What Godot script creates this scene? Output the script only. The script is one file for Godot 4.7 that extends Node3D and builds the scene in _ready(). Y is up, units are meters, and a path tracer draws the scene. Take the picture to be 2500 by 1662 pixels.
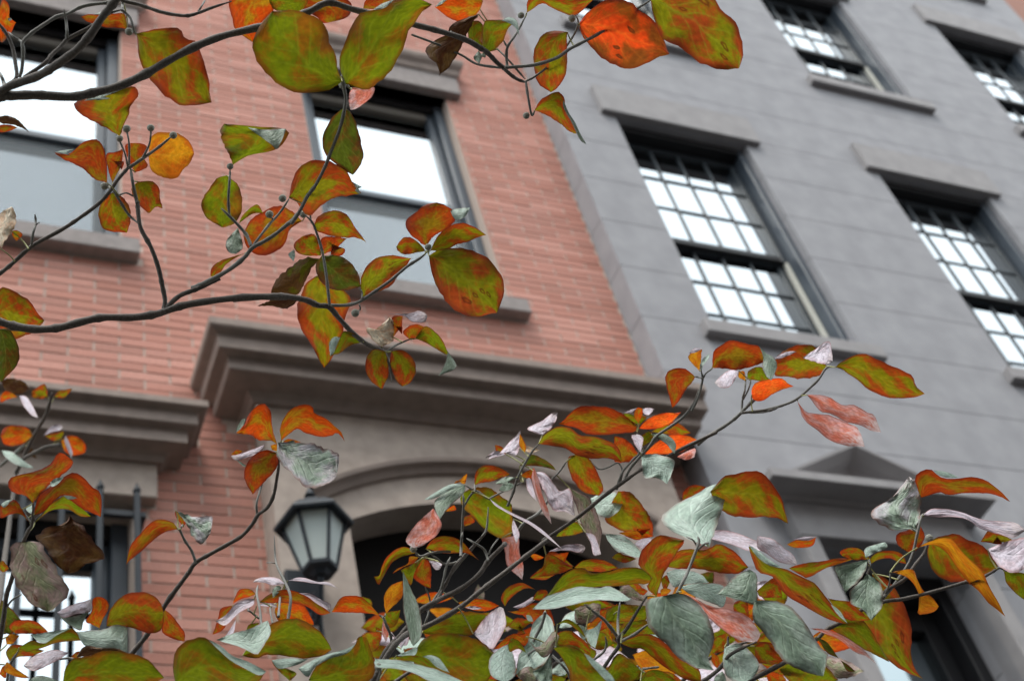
extends Node3D
# Autumn dogwood boughs in front of a brick townhouse and a grey stone townhouse, seen from the pavement.

const EYE := Vector3(0, 1.6, 0)          # the photographer's eye
const FOCAL := 3453.5                     # lens, in pixels of the 2500 x 1662 photograph
const TURN := Vector3(46.2974, -33.0791, -17.069)
const BRICK_Z := -4.5                     # face of the brick wall
const STONE_Z := -4.35                    # face of the grey stone wall
const PORTAL_Z := -4.35                   # face of the brownstone portal

# Leaves: kind, distance, outline from base along one edge to the tip, then the other edge. "+" marks a folded-over flap of the leaf before.
const LEAVES = {
	"upper": [
		["M", 1.72, [332, 82, 379, 71, 434, 69, 450, 91, 479, 104, 498, 154, 509, 200, 516, 250], [339, 136, 357, 182, 393, 225, 429, 252, 464, 259]],
		["M", 1.80, [291, 332, 250, 309, 200, 282, 180, 262, 189, 246, 257, 234], [307, 296, 316, 264, 338, 229, 321, 209, 286, 225]],
		["+P", 0, [204, 246, 232, 232, 271, 221, 296, 219], [271, 240, 232, 244]],
		["O", 1.85, [-8, 48, 4, -4, 15, 4, 22, 19, 21, 40, 38, 55], [0, 103, 11, 96, 25, 80]],
		["+P", 0, [17, 45, 23, 43, 29, 47], [21, 51]],
		["R", 1.78, [308, 70, 304, 34, 283, 33, 239, 35, 214, 35, 196, 41], [287, 68, 254, 66, 224, 57, 207, 50]],
		["+P", 0, [226, 36, 249, 28, 272, 28, 298, 24], [272, 36, 249, 37]],
		["R", 1.85, [-11, 314, 0, 305, 21, 304, 41, 311], [0, 323, 21, 320]],
		["B", 1.84, [-7, 286, 14, 282, 43, 293, 70, 323], [0, 300, 29, 304, 50, 311]],
		["O", 1.80, [650, -14, 589, -21, 559, 0, 564, 39, 577, 75, 618, 104], [668, 0, 666, 25, 643, 50, 632, 64]],
		["G", 1.73, [834, 200, 814, 214, 771, 226, 729, 225, 686, 211, 650, 179, 623, 143, 616, 104, 632, 64, 664, 27], [823, 171, 821, 139, 804, 104, 796, 71, 779, 46, 729, 27]],
		["G", 1.80, [654, -7, 668, 23, 700, 29, 729, 27], [700, -21, 750, -7, 743, 18]],
		["R", 1.84, [729, -21, 714, 0, 732, 21, 768, 39, 789, 56, 811, 52], [821, -14, 857, 7, 857, 30, 839, 46]],
		["G", 1.76, [843, 204, 827, 161, 836, 118, 857, 68, 875, 36, 911, 21, 961, 0, 1018, -4, 1055, 11], [893, 219, 925, 200, 957, 168, 982, 121, 1000, 71, 1014, 50, 1036, 25]],
		["+P", 0, [911, 24, 929, 10, 962, -2], [939, 19]],
		["R", 1.86, [886, 21, 893, 0, 921, -11, 961, -4], [921, 20]],
		["K", 1.82, [857, 214, 852, 232, 852, 254, 855, 268], [912, 211, 907, 236, 886, 254, 868, 266]],
		["g", 1.78, [843, 261, 814, 282, 793, 318, 786, 350, 796, 379, 814, 396, 839, 414, 861, 427], [861, 282, 875, 318, 882, 354, 888, 379, 875, 411]],
		["M", 1.84, [705, 482, 714, 436, 739, 400, 775, 389, 807, 396, 843, 414, 857, 439, 882, 471], [721, 489, 743, 521, 761, 525, 786, 500, 821, 482, 857, 477]],
		["+P", 0, [859, 443, 875, 452, 884, 457], [879, 472, 866, 464]],
		["O", 1.80, [1172, 23, 1177, -4, 1134, -11, 1084, 0, 1061, 17], [1153, 44, 1118, 52, 1088, 38]],
		["+P", 0, [1063, 17, 1076, 2, 1097, -5], [1076, 11]],
		["B", 1.78, [1168, 34, 1145, 42, 1111, 53, 1090, 82, 1036, 120, 1057, 149, 1067, 156, 1072, 187], [1151, 61, 1130, 107, 1111, 141, 1092, 168]],
		["G", 1.80, [1179, 126, 1145, 95, 1147, 57, 1168, 50, 1179, 61], [1176, 95]],
		["G", 1.78, [1179, 130, 1176, 88, 1183, 53, 1202, 48, 1263, 50], [1206, 122, 1229, 99, 1240, 69]],
		["+P", 0, [1225, 50, 1244, 41, 1263, 53, 1268, 92], [1244, 57, 1259, 69]],
		["D", 1.81, [1168, 124, 1156, 141, 1170, 156], [1185, 141, 1183, 126]],
		["M", 1.80, [1286, 31, 1294, -8, 1343, -15, 1450, -4], [1324, 8, 1343, 17, 1382, 34, 1404, 38, 1431, 17]],
		["M", 1.76, [1385, 78, 1351, 74, 1324, 86, 1305, 118, 1303, 160, 1313, 202, 1332, 217, 1345, 225], [1385, 114, 1385, 153, 1380, 183, 1362, 214]],
		["M", 1.80, [1305, 269, 1320, 244, 1347, 227, 1366, 225, 1378, 240, 1382, 263, 1408, 326], [1336, 282, 1366, 301, 1393, 322]],
		["+D", 0, [1376, 244, 1389, 275, 1404, 298, 1416, 324, 1432, 352], [1376, 263, 1397, 301, 1416, 341]],
		["X", 1.74, [1414, 57, 1431, 34, 1458, 11, 1496, -4, 1534, 2, 1565, 27, 1595, 46, 1618, 88, 1628, 111, 1635, 132], [1420, 84, 1443, 114, 1473, 143, 1504, 160, 1542, 166, 1580, 153, 1610, 139]],
		["N", 1.68, [1589, 0, 1649, -31, 1725, -23, 1763, 23, 1794, 50, 1809, 88, 1816, 126, 1809, 153, 1805, 167], [1595, 38, 1610, 80, 1630, 101, 1656, 111, 1679, 130, 1710, 153, 1748, 168, 1778, 170]]],
	"middle": [
		["R", 1.86, [260, 446, 259, 393, 246, 350, 229, 339, 200, 348, 168, 375, 132, 371], [229, 436, 200, 411, 164, 393, 143, 382]],
		["+P", 0, [179, 364, 157, 366, 133, 371], [157, 375, 170, 379]],
		["R", 1.94, [273, 446, 262, 411, 258, 377, 282, 371, 296, 364, 300, 366], [302, 393, 296, 414]],
		["R", 1.93, [329, 421, 314, 393, 305, 354, 339, 349], [359, 407, 352, 386, 357, 357]],
		["Y", 1.97, [361, 379, 371, 329, 400, 323, 436, 327, 464, 350, 473, 375], [368, 414, 393, 432, 429, 436, 443, 418, 464, 396]],
		["M", 1.90, [275, 468, 250, 489, 239, 518, 246, 550, 264, 564, 309, 568], [296, 479, 316, 507, 318, 536, 314, 554]],
		["M", 1.90, [336, 443, 371, 443, 388, 461, 389, 479, 396, 509], [320, 461, 332, 493, 354, 514, 364, 520, 379, 505]],
		["G", 1.88, [568, 402, 557, 375, 539, 339, 539, 314, 546, 302], [607, 380, 671, 366, 696, 343, 700, 316, 643, 310, 607, 307]],
		["+D", 0, [604, 310, 643, 316, 679, 314, 698, 314], [629, 329, 661, 352, 675, 365, 689, 339]],
		["G", 1.90, [552, 428, 529, 436, 504, 468, 490, 500, 504, 532, 525, 546, 541, 555], [579, 450, 591, 486, 586, 525, 571, 546, 557, 552]],
		["W", 1.85, [0, 607, -11, 564, 0, 521, 27, 504], [21, 575, 36, 550, 38, 527]],
		["M", 1.88, [27, 564, 39, 562, 54, 573, 39, 588], [29, 577]],
		["G", 1.94, [582, 546, 592, 525, 615, 504, 630, 500, 642, 521], [599, 533, 619, 521]],
		["R", 1.96, [737, 540, 714, 517, 687, 502, 653, 510, 615, 533, 594, 567], [707, 559, 699, 586, 680, 611, 642, 624, 611, 613, 596, 590]],
		["D", 1.95, [580, 556, 561, 575, 550, 594, 557, 615, 575, 620], [588, 579, 592, 605]],
		["M", 1.92, [596, 619, 561, 628, 531, 640, 515, 655, 513, 674], [577, 628, 550, 647, 531, 674]],
		["M", 1.90, [766, 552, 775, 529, 806, 515, 837, 517, 856, 537, 867, 556, 883, 575, 894, 592], [775, 565, 806, 575, 844, 581, 867, 579]],
		["M", 1.95, [783, 624, 745, 624, 722, 613, 718, 594, 737, 577], [783, 598, 764, 571]],
		["+P", 0, [718, 609, 703, 621, 716, 638], [720, 624]],
		["R", 1.96, [787, 621, 781, 590, 798, 577, 846, 582], [840, 605, 833, 624, 806, 624]],
		["C", 1.93, [781, 632, 745, 628, 714, 647, 687, 667, 668, 693, 661, 717], [760, 655, 745, 686, 726, 720, 699, 720]],
		["B", 1.94, [726, 724, 691, 724, 661, 732, 628, 747], [722, 739, 699, 753, 664, 747]],
		["g", 1.91, [785, 624, 825, 623, 856, 642, 875, 670, 881, 699], [770, 647, 779, 682, 806, 705, 844, 709]],
		["M", 1.99, [783, 668, 749, 690, 733, 724, 724, 751, 733, 797, 752, 827, 772, 866, 791, 898], [825, 697, 854, 724, 852, 751, 840, 785, 833, 823, 810, 873]],
		["N", 1.93, [886, 724, 879, 690, 894, 651, 921, 628, 959, 623, 986, 628, 1005, 630], [917, 714, 955, 697, 971, 674, 990, 651]],
		["R", 1.90, [1043, 602, 1013, 582, 993, 559, 992, 537, 1016, 517, 1036, 500, 1066, 494], [1055, 579, 1089, 559, 1112, 537, 1108, 517, 1089, 502]],
		["+P", 0, [1099, 514, 1120, 508, 1147, 507], [1112, 537, 1135, 529]],
		["M", 1.89, [1039, 613, 1024, 594, 1001, 579, 982, 582, 967, 602], [1013, 617, 990, 621, 972, 613]],
		["M", 1.88, [1051, 611, 1066, 579, 1093, 554, 1127, 544, 1158, 554, 1187, 574], [1085, 611, 1112, 598, 1143, 590, 1166, 579]],
		["N", 1.85, [1047, 624, 1074, 609, 1108, 605, 1150, 611, 1189, 628, 1215, 655, 1229, 686, 1229, 720, 1213, 764], [1051, 655, 1062, 690, 1081, 724, 1104, 751, 1135, 768, 1169, 774, 1196, 766]],
		["W", 1.88, [932, 846, 909, 831, 894, 804, 898, 799, 917, 804, 951, 773], [955, 835, 961, 812, 961, 785]],
		["R", 1.91, [959, 823, 955, 793, 959, 772, 983, 772], [982, 797, 980, 816]],
		["+L", 0, [944, 765, 990, 766, 1024, 758, 1043, 770], [986, 771, 1005, 785, 1036, 787]],
		["R", 1.92, [1001, 829, 983, 812, 997, 797, 1016, 791, 1034, 797], [1013, 825, 1028, 816]],
		["G", 1.91, [1013, 827, 1036, 797, 1055, 804, 1078, 827, 1089, 850, 1097, 866], [1036, 835, 1062, 850, 1085, 864]],
		["+D", 0, [1093, 858, 1112, 885, 1112, 900, 1070, 917], [1089, 877, 1078, 904]],
		["G", 1.89, [890, 835, 867, 816, 840, 808, 831, 820, 806, 871], [856, 843, 829, 862, 814, 866]],
		["+P", 0, [831, 823, 814, 823, 803, 839, 806, 871], [825, 835, 816, 858]],
		["M", 1.86, [940, 858, 913, 852, 896, 869, 892, 900, 906, 931, 932, 950], [948, 885, 948, 915, 940, 934]],
		["M", 1.86, [955, 858, 951, 885, 959, 911, 971, 934, 982, 943], [982, 854, 1009, 877, 1015, 908, 1001, 934]],
		["M", 1.90, [-21, 771, 0, 704, 32, 711, 68, 732, 89, 761, 107, 782], [0, 804, 29, 825, 54, 823, 89, 804]],
		["g", 1.86, [-7, 804, 21, 804, 39, 832, 46, 864, 39, 893, 0, 934], [-21, 839, -21, 893]]],
	"distant": [
		["B", 3.2, [74, 948, 51, 928, 20, 923, 0, 931], [51, 961, 20, 961]],
		["M", 3.15, [115, 969, 112, 943, 102, 938, 77, 954], [97, 974, 77, 969]],
		["M", 3.15, [131, 969, 143, 954, 176, 948], [153, 971, 166, 961]],
		["O", 3.1, [43, 969, 15, 954, 0, 966], [20, 974, 0, 982]],
		["L", 3.1, [46, 965, 64, 969, 79, 992, 92, 1020], [54, 987, 74, 1012]],
		["O", 3.1, [79, 1063, 64, 1043, 31, 1038, 8, 1045, 0, 1063], [61, 1079, 33, 1089, 8, 1084]],
		["M", 3.15, [148, 1071, 153, 1053, 107, 1063], [128, 1076]],
		["+L", 0, [102, 1066, 120, 1043, 143, 1035, 153, 1043], [122, 1056, 143, 1051]],
		["O", 3.15, [148, 1076, 166, 1063, 191, 1068, 208, 1086, 207, 1104], [158, 1104, 184, 1112]],
		["+L", 0, [158, 1063, 166, 1076, 176, 1104, 173, 1119], [156, 1079, 166, 1104]],
		["P", 3.1, [82, 1142, 56, 1124, 31, 1104, 0, 1099], [51, 1140, 20, 1124]],
		["B", 3.2, [51, 1081, 71, 1084, 89, 1119], [59, 1099, 74, 1114]]],
	"leftlow": [
		["R", 1.95, [79, 1229, 59, 1209, 33, 1204, 20, 1188, 19, 1176, 28, 1165, 51, 1158, 84, 1150, 122, 1132, 145, 1104, 176, 1124], [87, 1219, 97, 1206, 120, 1183, 153, 1158, 176, 1137]],
		["R", 1.92, [82, 1257, 92, 1211, 120, 1188, 145, 1170, 179, 1153, 204, 1165, 224, 1188, 245, 1206, 245, 1262], [107, 1249, 133, 1221, 153, 1211, 179, 1227, 204, 1244, 230, 1255]],
		["+P", 0, [121, 1178, 133, 1168, 153, 1165, 151, 1170], [125, 1188, 138, 1183]],
		["+P", 0, [153, 1209, 171, 1210, 188, 1216], [166, 1219]],
		["G", 1.96, [84, 1275, 115, 1239, 143, 1216, 168, 1214, 223, 1262], [122, 1247, 166, 1244, 194, 1260]],
		["R", 1.93, [71, 1278, 46, 1232, 33, 1220, 15, 1229, 0, 1234], [51, 1257, 26, 1255, 0, 1265]],
		["+P", 0, [0, 1232, 13, 1222, 28, 1220], [10, 1239]],
		["P", 1.94, [77, 1256, 62, 1243, 75, 1229], [78, 1242]],
		["B", 1.88, [167, 1257, 154, 1275, 138, 1283, 113, 1286, 85, 1306, 95, 1322, 115, 1345, 133, 1370, 164, 1400], [185, 1268, 205, 1286, 218, 1306, 231, 1327, 246, 1342, 254, 1365, 231, 1370, 205, 1381, 188, 1391]],
		["S", 1.82, [59, 1323, 31, 1325, 23, 1337, 26, 1360, 24, 1383, 31, 1406, 38, 1427, 56, 1452, 74, 1473, 115, 1493], [92, 1323, 110, 1345, 128, 1370, 144, 1404, 159, 1422, 169, 1434, 164, 1457, 144, 1473, 128, 1488]],
		["M", 2.1, [-8, 1381, 5, 1368, 21, 1388], [5, 1397]],
		["g", 2.05, [-5, 1550, 0, 1468, 21, 1481, 51, 1514], [15, 1547, 28, 1547]],
		["R", 1.98, [38, 1547, 21, 1532, 33, 1516, 64, 1513, 90, 1519, 108, 1534, 119, 1546], [64, 1547, 90, 1547]],
		["Y", 1.97, [15, 1573, 13, 1557, 26, 1547, 46, 1552], [31, 1570]],
		["G", 1.86, [45, 1581, 77, 1563, 97, 1570, 115, 1563, 144, 1545, 174, 1533, 200, 1564], [64, 1591, 103, 1581, 133, 1570, 167, 1565]],
		["+P", 0, [73, 1550, 103, 1545, 138, 1539, 174, 1533], [95, 1568, 113, 1569, 138, 1550]],
		["P", 1.80, [185, 1542, 221, 1539, 251, 1536, 282, 1525, 308, 1532, 310, 1542], [205, 1575, 231, 1581, 269, 1583, 290, 1588, 309, 1595]],
		["D", 1.86, [144, 1504, 164, 1506, 200, 1498, 218, 1491, 221, 1486], [159, 1519, 179, 1532, 197, 1538, 203, 1516]],
		["+L", 0, [138, 1495, 159, 1483, 185, 1473, 205, 1468, 223, 1461], [154, 1509, 179, 1501, 205, 1496, 221, 1491]],
		["O", 1.90, [242, 1533, 223, 1524, 208, 1516, 223, 1491, 224, 1465, 233, 1457], [249, 1514, 265, 1483, 259, 1465, 246, 1457]],
		["M", 1.84, [259, 1529, 262, 1504, 277, 1475, 303, 1452, 336, 1445, 367, 1450, 390, 1470, 400, 1501], [282, 1529, 321, 1532, 359, 1545, 385, 1542, 397, 1527]],
		["R", 1.95, [400, 1488, 395, 1527, 397, 1545, 423, 1560, 449, 1566], [415, 1498, 436, 1524, 450, 1545]],
		["R", 1.88, [433, 1292, 421, 1275, 390, 1267, 367, 1275, 346, 1298, 331, 1314, 315, 1339, 305, 1393], [410, 1296, 385, 1309, 359, 1332, 333, 1355, 310, 1373]],
		["B", 1.76, [185, 1604, 205, 1578, 244, 1581, 282, 1583, 308, 1593], [218, 1601, 256, 1591]],
		["L", 1.84, [167, 1593, 133, 1586, 103, 1593, 74, 1606, 56, 1625], [144, 1609, 115, 1624, 87, 1637, 69, 1634]],
		["Y", 1.80, [8, 1639, 15, 1616, 33, 1629, 72, 1655], [21, 1645, 46, 1654]],
		["R", 1.92, [200, 1591, 185, 1591, 169, 1607], [195, 1604]],
		["O", 1.62, [179, 1662, 192, 1651, 231, 1660], [200, 1668]],
		["O", 1.95, [15, 1624, 5, 1627, -3, 1645], [13, 1655]],
		["M", 1.88, [26, 1619, 13, 1593, 38, 1573, 108, 1588], [41, 1604, 77, 1601]],
		["D", 1.75, [69, 1660, 90, 1650, 115, 1652, 144, 1663], [90, 1675, 115, 1675]],
		["G", 1.66, [151, 1670, 159, 1632, 174, 1609, 205, 1601, 231, 1596, 254, 1587, 290, 1591, 333, 1598, 367, 1616, 385, 1637, 400, 1655], [179, 1686, 256, 1691, 333, 1686]],
		["V", 1.93, [428, 1246, 456, 1257, 485, 1260, 517, 1264, 513, 1301], [453, 1277, 467, 1307, 488, 1329, 503, 1317]],
		["R", 1.96, [447, 1286, 429, 1263, 427, 1248, 438, 1251], [453, 1272]],
		["O", 1.93, [676, 1084, 655, 1075, 632, 1075, 611, 1062, 591, 1059, 576, 1057], [664, 1043, 661, 1007, 652, 993, 642, 985, 623, 993, 605, 1013, 597, 1034]],
		["+D", 0, [598, 1022, 588, 1025, 578, 1043, 575, 1056], [594, 1037, 585, 1049]],
		["O", 1.90, [686, 1076, 683, 1049, 693, 1019, 714, 996, 743, 986, 762, 991, 767, 1009, 793, 1019, 817, 1040, 834, 1057, 841, 1078], [705, 1060, 726, 1046, 746, 1057, 779, 1066, 808, 1063, 823, 1057]],
		["V", 1.87, [677, 1081, 705, 1078, 732, 1081, 764, 1084, 793, 1096, 820, 1104, 827, 1128, 823, 1151], [674, 1107, 690, 1140, 717, 1163, 737, 1184, 758, 1192, 793, 1184, 817, 1169]],
		["R", 1.89, [673, 1104, 649, 1098, 620, 1110, 602, 1131, 595, 1160, 602, 1184, 616, 1207], [679, 1125, 673, 1145, 652, 1169, 632, 1189]],
		["D", 1.94, [605, 1140, 588, 1128, 576, 1122], [591, 1137]],
		["+L", 0, [645, 1085, 617, 1096, 588, 1107, 563, 1113], [635, 1104, 605, 1116, 576, 1124]],
		["R", 1.96, [591, 1101, 576, 1098, 563, 1110], [582, 1110]],
		["Y", 1.94, [676, 1101, 664, 1098, 660, 1087], [677, 1084]],
		["R", 1.96, [690, 1078, 705, 1071, 735, 1079], [711, 1081]]],
	"bottom": [
		["G", 1.64, [428, 1674, 421, 1623, 428, 1591, 446, 1568, 476, 1557, 508, 1561, 539, 1584, 566, 1605, 608, 1621, 649, 1639], [446, 1692, 539, 1697, 608, 1681, 635, 1660]],
		["+P", 0, [508, 1561, 539, 1577, 566, 1600, 608, 1616, 650, 1639], [529, 1582, 562, 1612, 603, 1635, 633, 1649]],
		["G", 1.84, [592, 1600, 619, 1565, 640, 1535, 663, 1522, 689, 1512, 723, 1510, 753, 1522, 781, 1542, 799, 1565, 809, 1586], [619, 1607, 654, 1599, 700, 1602, 746, 1607, 781, 1602]],
		["P", 1.78, [526, 1562, 562, 1547, 608, 1535, 631, 1524, 653, 1515], [562, 1572, 596, 1584, 626, 1598, 642, 1577, 661, 1542]],
		["G", 1.70, [753, 1660, 769, 1628, 804, 1602, 839, 1591, 864, 1577, 871, 1559, 882, 1552], [792, 1679, 862, 1679, 908, 1655, 915, 1623, 906, 1589, 896, 1559]],
		["+P", 0, [728, 1632, 760, 1612, 804, 1595, 839, 1586, 862, 1575, 873, 1561], [751, 1653, 769, 1628, 806, 1607, 850, 1593]],
		["G", 1.72, [707, 1662, 677, 1635, 663, 1615, 691, 1632], [723, 1646, 714, 1637]],
		["+P", 0, [662, 1612, 689, 1607, 723, 1607, 751, 1609], [679, 1632, 707, 1628, 730, 1621]],
		["L", 2.0, [695, 1425, 677, 1411, 649, 1408, 626, 1413, 617, 1421], [665, 1429, 642, 1422]],
		["+D", 0, [677, 1429, 665, 1439, 665, 1459], [686, 1434, 677, 1450]],
		["O", 2.02, [624, 1450, 612, 1439, 596, 1437, 580, 1443, 567, 1474], [608, 1457, 589, 1462]],
		["R", 2.02, [566, 1478, 539, 1485, 532, 1508, 518, 1549], [559, 1508, 543, 1538]],
		["+L", 0, [620, 1462, 601, 1462, 573, 1475, 550, 1501, 525, 1516], [617, 1478, 589, 1492, 571, 1508, 548, 1527]],
		["R", 1.98, [633, 1469, 654, 1452, 677, 1442, 700, 1439, 735, 1448, 769, 1466, 806, 1496], [665, 1472, 712, 1471, 746, 1480, 781, 1501]],
		["+L", 0, [728, 1447, 758, 1450, 788, 1466, 807, 1475, 804, 1494], [751, 1457, 769, 1471, 792, 1485]],
		["L", 1.97, [701, 1418, 723, 1410, 746, 1411, 774, 1420, 802, 1421, 825, 1436], [723, 1418, 758, 1423, 792, 1427]],
		["O", 2.03, [677, 1471, 670, 1492, 682, 1519, 723, 1531, 765, 1526], [735, 1475, 760, 1508]],
		["L", 2.0, [626, 1478, 645, 1472, 665, 1473, 677, 1482], [649, 1480]],
		["G", 2.0, [601, 1538, 608, 1524, 633, 1520], [619, 1535]],
		["L", 1.9, [543, 1561, 559, 1538, 575, 1512], [569, 1545]],
		["O", 1.96, [928, 1505, 908, 1480, 885, 1459, 862, 1454, 832, 1459, 809, 1494], [910, 1499, 873, 1496, 838, 1495]],
		["M", 2.0, [1014, 1350, 1000, 1338, 982, 1335, 961, 1344, 942, 1362, 931, 1385, 926, 1404, 912, 1407], [1002, 1353, 979, 1360, 958, 1372, 945, 1392, 933, 1413, 923, 1428]],
		["R", 2.05, [1021, 1360, 1000, 1358, 995, 1376, 970, 1388, 958, 1400], [1012, 1374, 993, 1381]],
		["R", 2.03, [1035, 1362, 1012, 1383, 1007, 1408, 1023, 1422, 1037, 1432, 1051, 1436], [1046, 1369, 1053, 1392, 1052, 1420]],
		["M", 2.02, [1039, 1339, 1051, 1321, 1072, 1309, 1097, 1309, 1122, 1318, 1141, 1335, 1155, 1353, 1170, 1368], [1058, 1344, 1081, 1350, 1111, 1350, 1139, 1350]],
		["G", 1.94, [1035, 1360, 1012, 1374, 989, 1385, 978, 1392], [1012, 1397, 1002, 1429]],
		["D", 1.90, [983, 1392, 984, 1439, 984, 1485, 993, 1531, 1002, 1565, 1009, 1577], [998, 1425, 1009, 1450, 1021, 1475, 1028, 1508, 1030, 1542, 1025, 1561]],
		["Y", 1.95, [942, 1499, 937, 1473, 939, 1450, 954, 1429, 983, 1417], [954, 1485, 975, 1466, 984, 1450]],
		["G", 1.97, [941, 1496, 954, 1492, 977, 1489], [942, 1519, 954, 1533, 970, 1519]],
		["K", 1.96, [935, 1512, 932, 1542, 942, 1568], [949, 1542]],
		["K", 1.95, [1058, 1241, 1028, 1267, 1005, 1292, 991, 1315, 995, 1328, 1010, 1337], [1071, 1262, 1078, 1280, 1069, 1303, 1048, 1320, 1030, 1333]],
		["L", 2.05, [1046, 1367, 1062, 1367, 1079, 1376, 1072, 1391], [1053, 1378, 1062, 1390]],
		["G", 1.74, [1016, 1584, 1032, 1561, 1058, 1548, 1090, 1546, 1120, 1549, 1150, 1556, 1173, 1565, 1192, 1579, 1210, 1598], [1012, 1623, 1081, 1662, 1150, 1674, 1192, 1660, 1205, 1623]],
		["G", 1.98, [1030, 1545, 1053, 1522, 1092, 1503, 1139, 1492, 1173, 1496, 1194, 1503], [1058, 1549, 1115, 1549, 1155, 1549]],
		["L", 1.92, [1155, 1547, 1173, 1522, 1192, 1499, 1217, 1482, 1229, 1485], [1185, 1575, 1201, 1584, 1224, 1552, 1236, 1519]],
		["O", 2.08, [1118, 1471, 1150, 1462, 1185, 1464, 1219, 1478], [1139, 1485, 1185, 1492]],
		["+L", 0, [1134, 1482, 1157, 1479, 1178, 1485], [1157, 1488]],
		["M", 2.06, [1233, 1480, 1223, 1462, 1233, 1439, 1254, 1426, 1277, 1423, 1307, 1439], [1242, 1466, 1261, 1448, 1284, 1436]],
		["L", 2.08, [1252, 1482, 1277, 1471, 1300, 1457, 1312, 1459], [1272, 1485, 1296, 1473]],
		["P", 1.62, [915, 1607, 935, 1609, 977, 1612, 1023, 1623, 1069, 1635, 1104, 1651, 1135, 1665], [917, 1628, 965, 1632, 1012, 1644, 1058, 1665]],
		["G", 1.66, [968, 1609, 989, 1600, 1025, 1602, 1046, 1616, 1072, 1635], [989, 1612, 1023, 1619, 1046, 1628]],
		["+P", 0, [1030, 1602, 1051, 1599, 1072, 1607, 1088, 1628, 1097, 1642], [1046, 1609, 1065, 1628]],
		["P", 1.72, [968, 1600, 989, 1591, 1012, 1580, 1020, 1583], [989, 1602, 1012, 1600]],
		["P", 1.70, [1240, 1572, 1215, 1586, 1196, 1607, 1194, 1632, 1203, 1653, 1229, 1665], [1254, 1600, 1259, 1628, 1252, 1655]],
		["G", 1.66, [1286, 1595, 1270, 1568, 1249, 1557, 1240, 1575], [1266, 1584, 1245, 1591]],
		["P", 1.88, [1332, 1496, 1302, 1519, 1289, 1565, 1266, 1600, 1261, 1646], [1351, 1519, 1350, 1577, 1323, 1623]],
		["O", 1.98, [1282, 1565, 1261, 1547, 1238, 1554, 1203, 1586], [1242, 1579]],
		["O", 2.12, [1238, 1492, 1254, 1492, 1300, 1485], [1277, 1501]],
		["M", 2.1, [1242, 1531, 1261, 1508, 1302, 1515], [1284, 1545, 1261, 1549]],
		["P", 2.05, [1284, 1501, 1296, 1503, 1302, 1517], [1289, 1515]],
		["S", 1.72, [1261, 1646, 1277, 1632, 1302, 1630, 1330, 1662], [1289, 1674]],
		["R", 2.0, [919, 1540, 917, 1531, 928, 1535], [926, 1559]],
		["L", 1.9, [979, 1584, 958, 1545, 954, 1545], [998, 1554, 989, 1577]],
		["M", 1.74, [1603, 1456, 1585, 1442, 1580, 1427, 1592, 1412, 1575, 1394, 1559, 1379, 1562, 1353, 1582, 1328, 1610, 1306, 1671, 1318], [1610, 1437, 1618, 1409, 1633, 1381, 1651, 1353, 1666, 1331]],
		["G", 1.78, [1331, 1460, 1351, 1432, 1376, 1402, 1402, 1388, 1427, 1386, 1442, 1397, 1478, 1397, 1516, 1386, 1554, 1385, 1575, 1392, 1595, 1417], [1376, 1453, 1414, 1439, 1478, 1432, 1516, 1430, 1554, 1425, 1577, 1426]],
		["M", 1.86, [1402, 1386, 1422, 1369, 1453, 1364, 1483, 1371, 1511, 1386], [1442, 1395, 1478, 1395]],
		["P", 1.68, [1300, 1487, 1331, 1458, 1376, 1442, 1414, 1432, 1465, 1435, 1491, 1431, 1542, 1463], [1351, 1486, 1402, 1475, 1453, 1465, 1503, 1467, 1529, 1468]],
		["M", 1.86, [1628, 1384, 1651, 1348, 1681, 1339, 1720, 1343, 1758, 1328, 1796, 1348, 1828, 1385], [1656, 1388, 1707, 1389, 1758, 1399, 1801, 1400]],
		["D", 1.66, [1626, 1453, 1605, 1458, 1582, 1463, 1576, 1488, 1582, 1524, 1600, 1549, 1631, 1577, 1656, 1603, 1694, 1628, 1743, 1636], [1656, 1448, 1681, 1455, 1707, 1475, 1727, 1503, 1735, 1524, 1745, 1552, 1740, 1580, 1730, 1605]],
		["K", 1.76, [1664, 1445, 1694, 1458, 1732, 1478, 1783, 1488, 1821, 1501, 1847, 1529, 1857, 1549, 1847, 1568], [1707, 1475, 1722, 1496, 1745, 1521, 1778, 1547, 1809, 1564]],
		["P", 1.90, [1661, 1432, 1689, 1425, 1727, 1423, 1768, 1431, 1773, 1463], [1681, 1448, 1712, 1463, 1745, 1475, 1765, 1483]],
		["D", 1.72, [1830, 1390, 1798, 1404, 1778, 1422, 1758, 1442, 1751, 1451], [1847, 1402, 1850, 1442, 1847, 1475, 1821, 1470, 1783, 1459]],
		["G", 1.86, [1478, 1521, 1483, 1488, 1516, 1475, 1554, 1477, 1580, 1478], [1503, 1516, 1542, 1519, 1577, 1514]],
		["G", 1.82, [1519, 1554, 1529, 1524, 1554, 1515, 1580, 1516, 1605, 1549], [1542, 1552, 1575, 1549]],
		["M", 1.74, [1516, 1570, 1554, 1551, 1592, 1549, 1618, 1564, 1643, 1587, 1669, 1608, 1707, 1633, 1712, 1662], [1542, 1582, 1570, 1585, 1605, 1615, 1638, 1638, 1681, 1661]],
		["G", 1.58, [1351, 1582, 1374, 1578, 1402, 1577, 1427, 1595, 1453, 1620, 1478, 1638, 1503, 1666], [1371, 1605, 1389, 1638, 1402, 1669]],
		["+P", 0, [1427, 1595, 1442, 1603, 1473, 1628, 1493, 1648, 1503, 1664], [1442, 1620, 1465, 1646, 1483, 1664]],
		["M", 1.76, [1366, 1554, 1364, 1544, 1389, 1539, 1409, 1549, 1437, 1575, 1442, 1598], [1364, 1575, 1402, 1576]],
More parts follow.
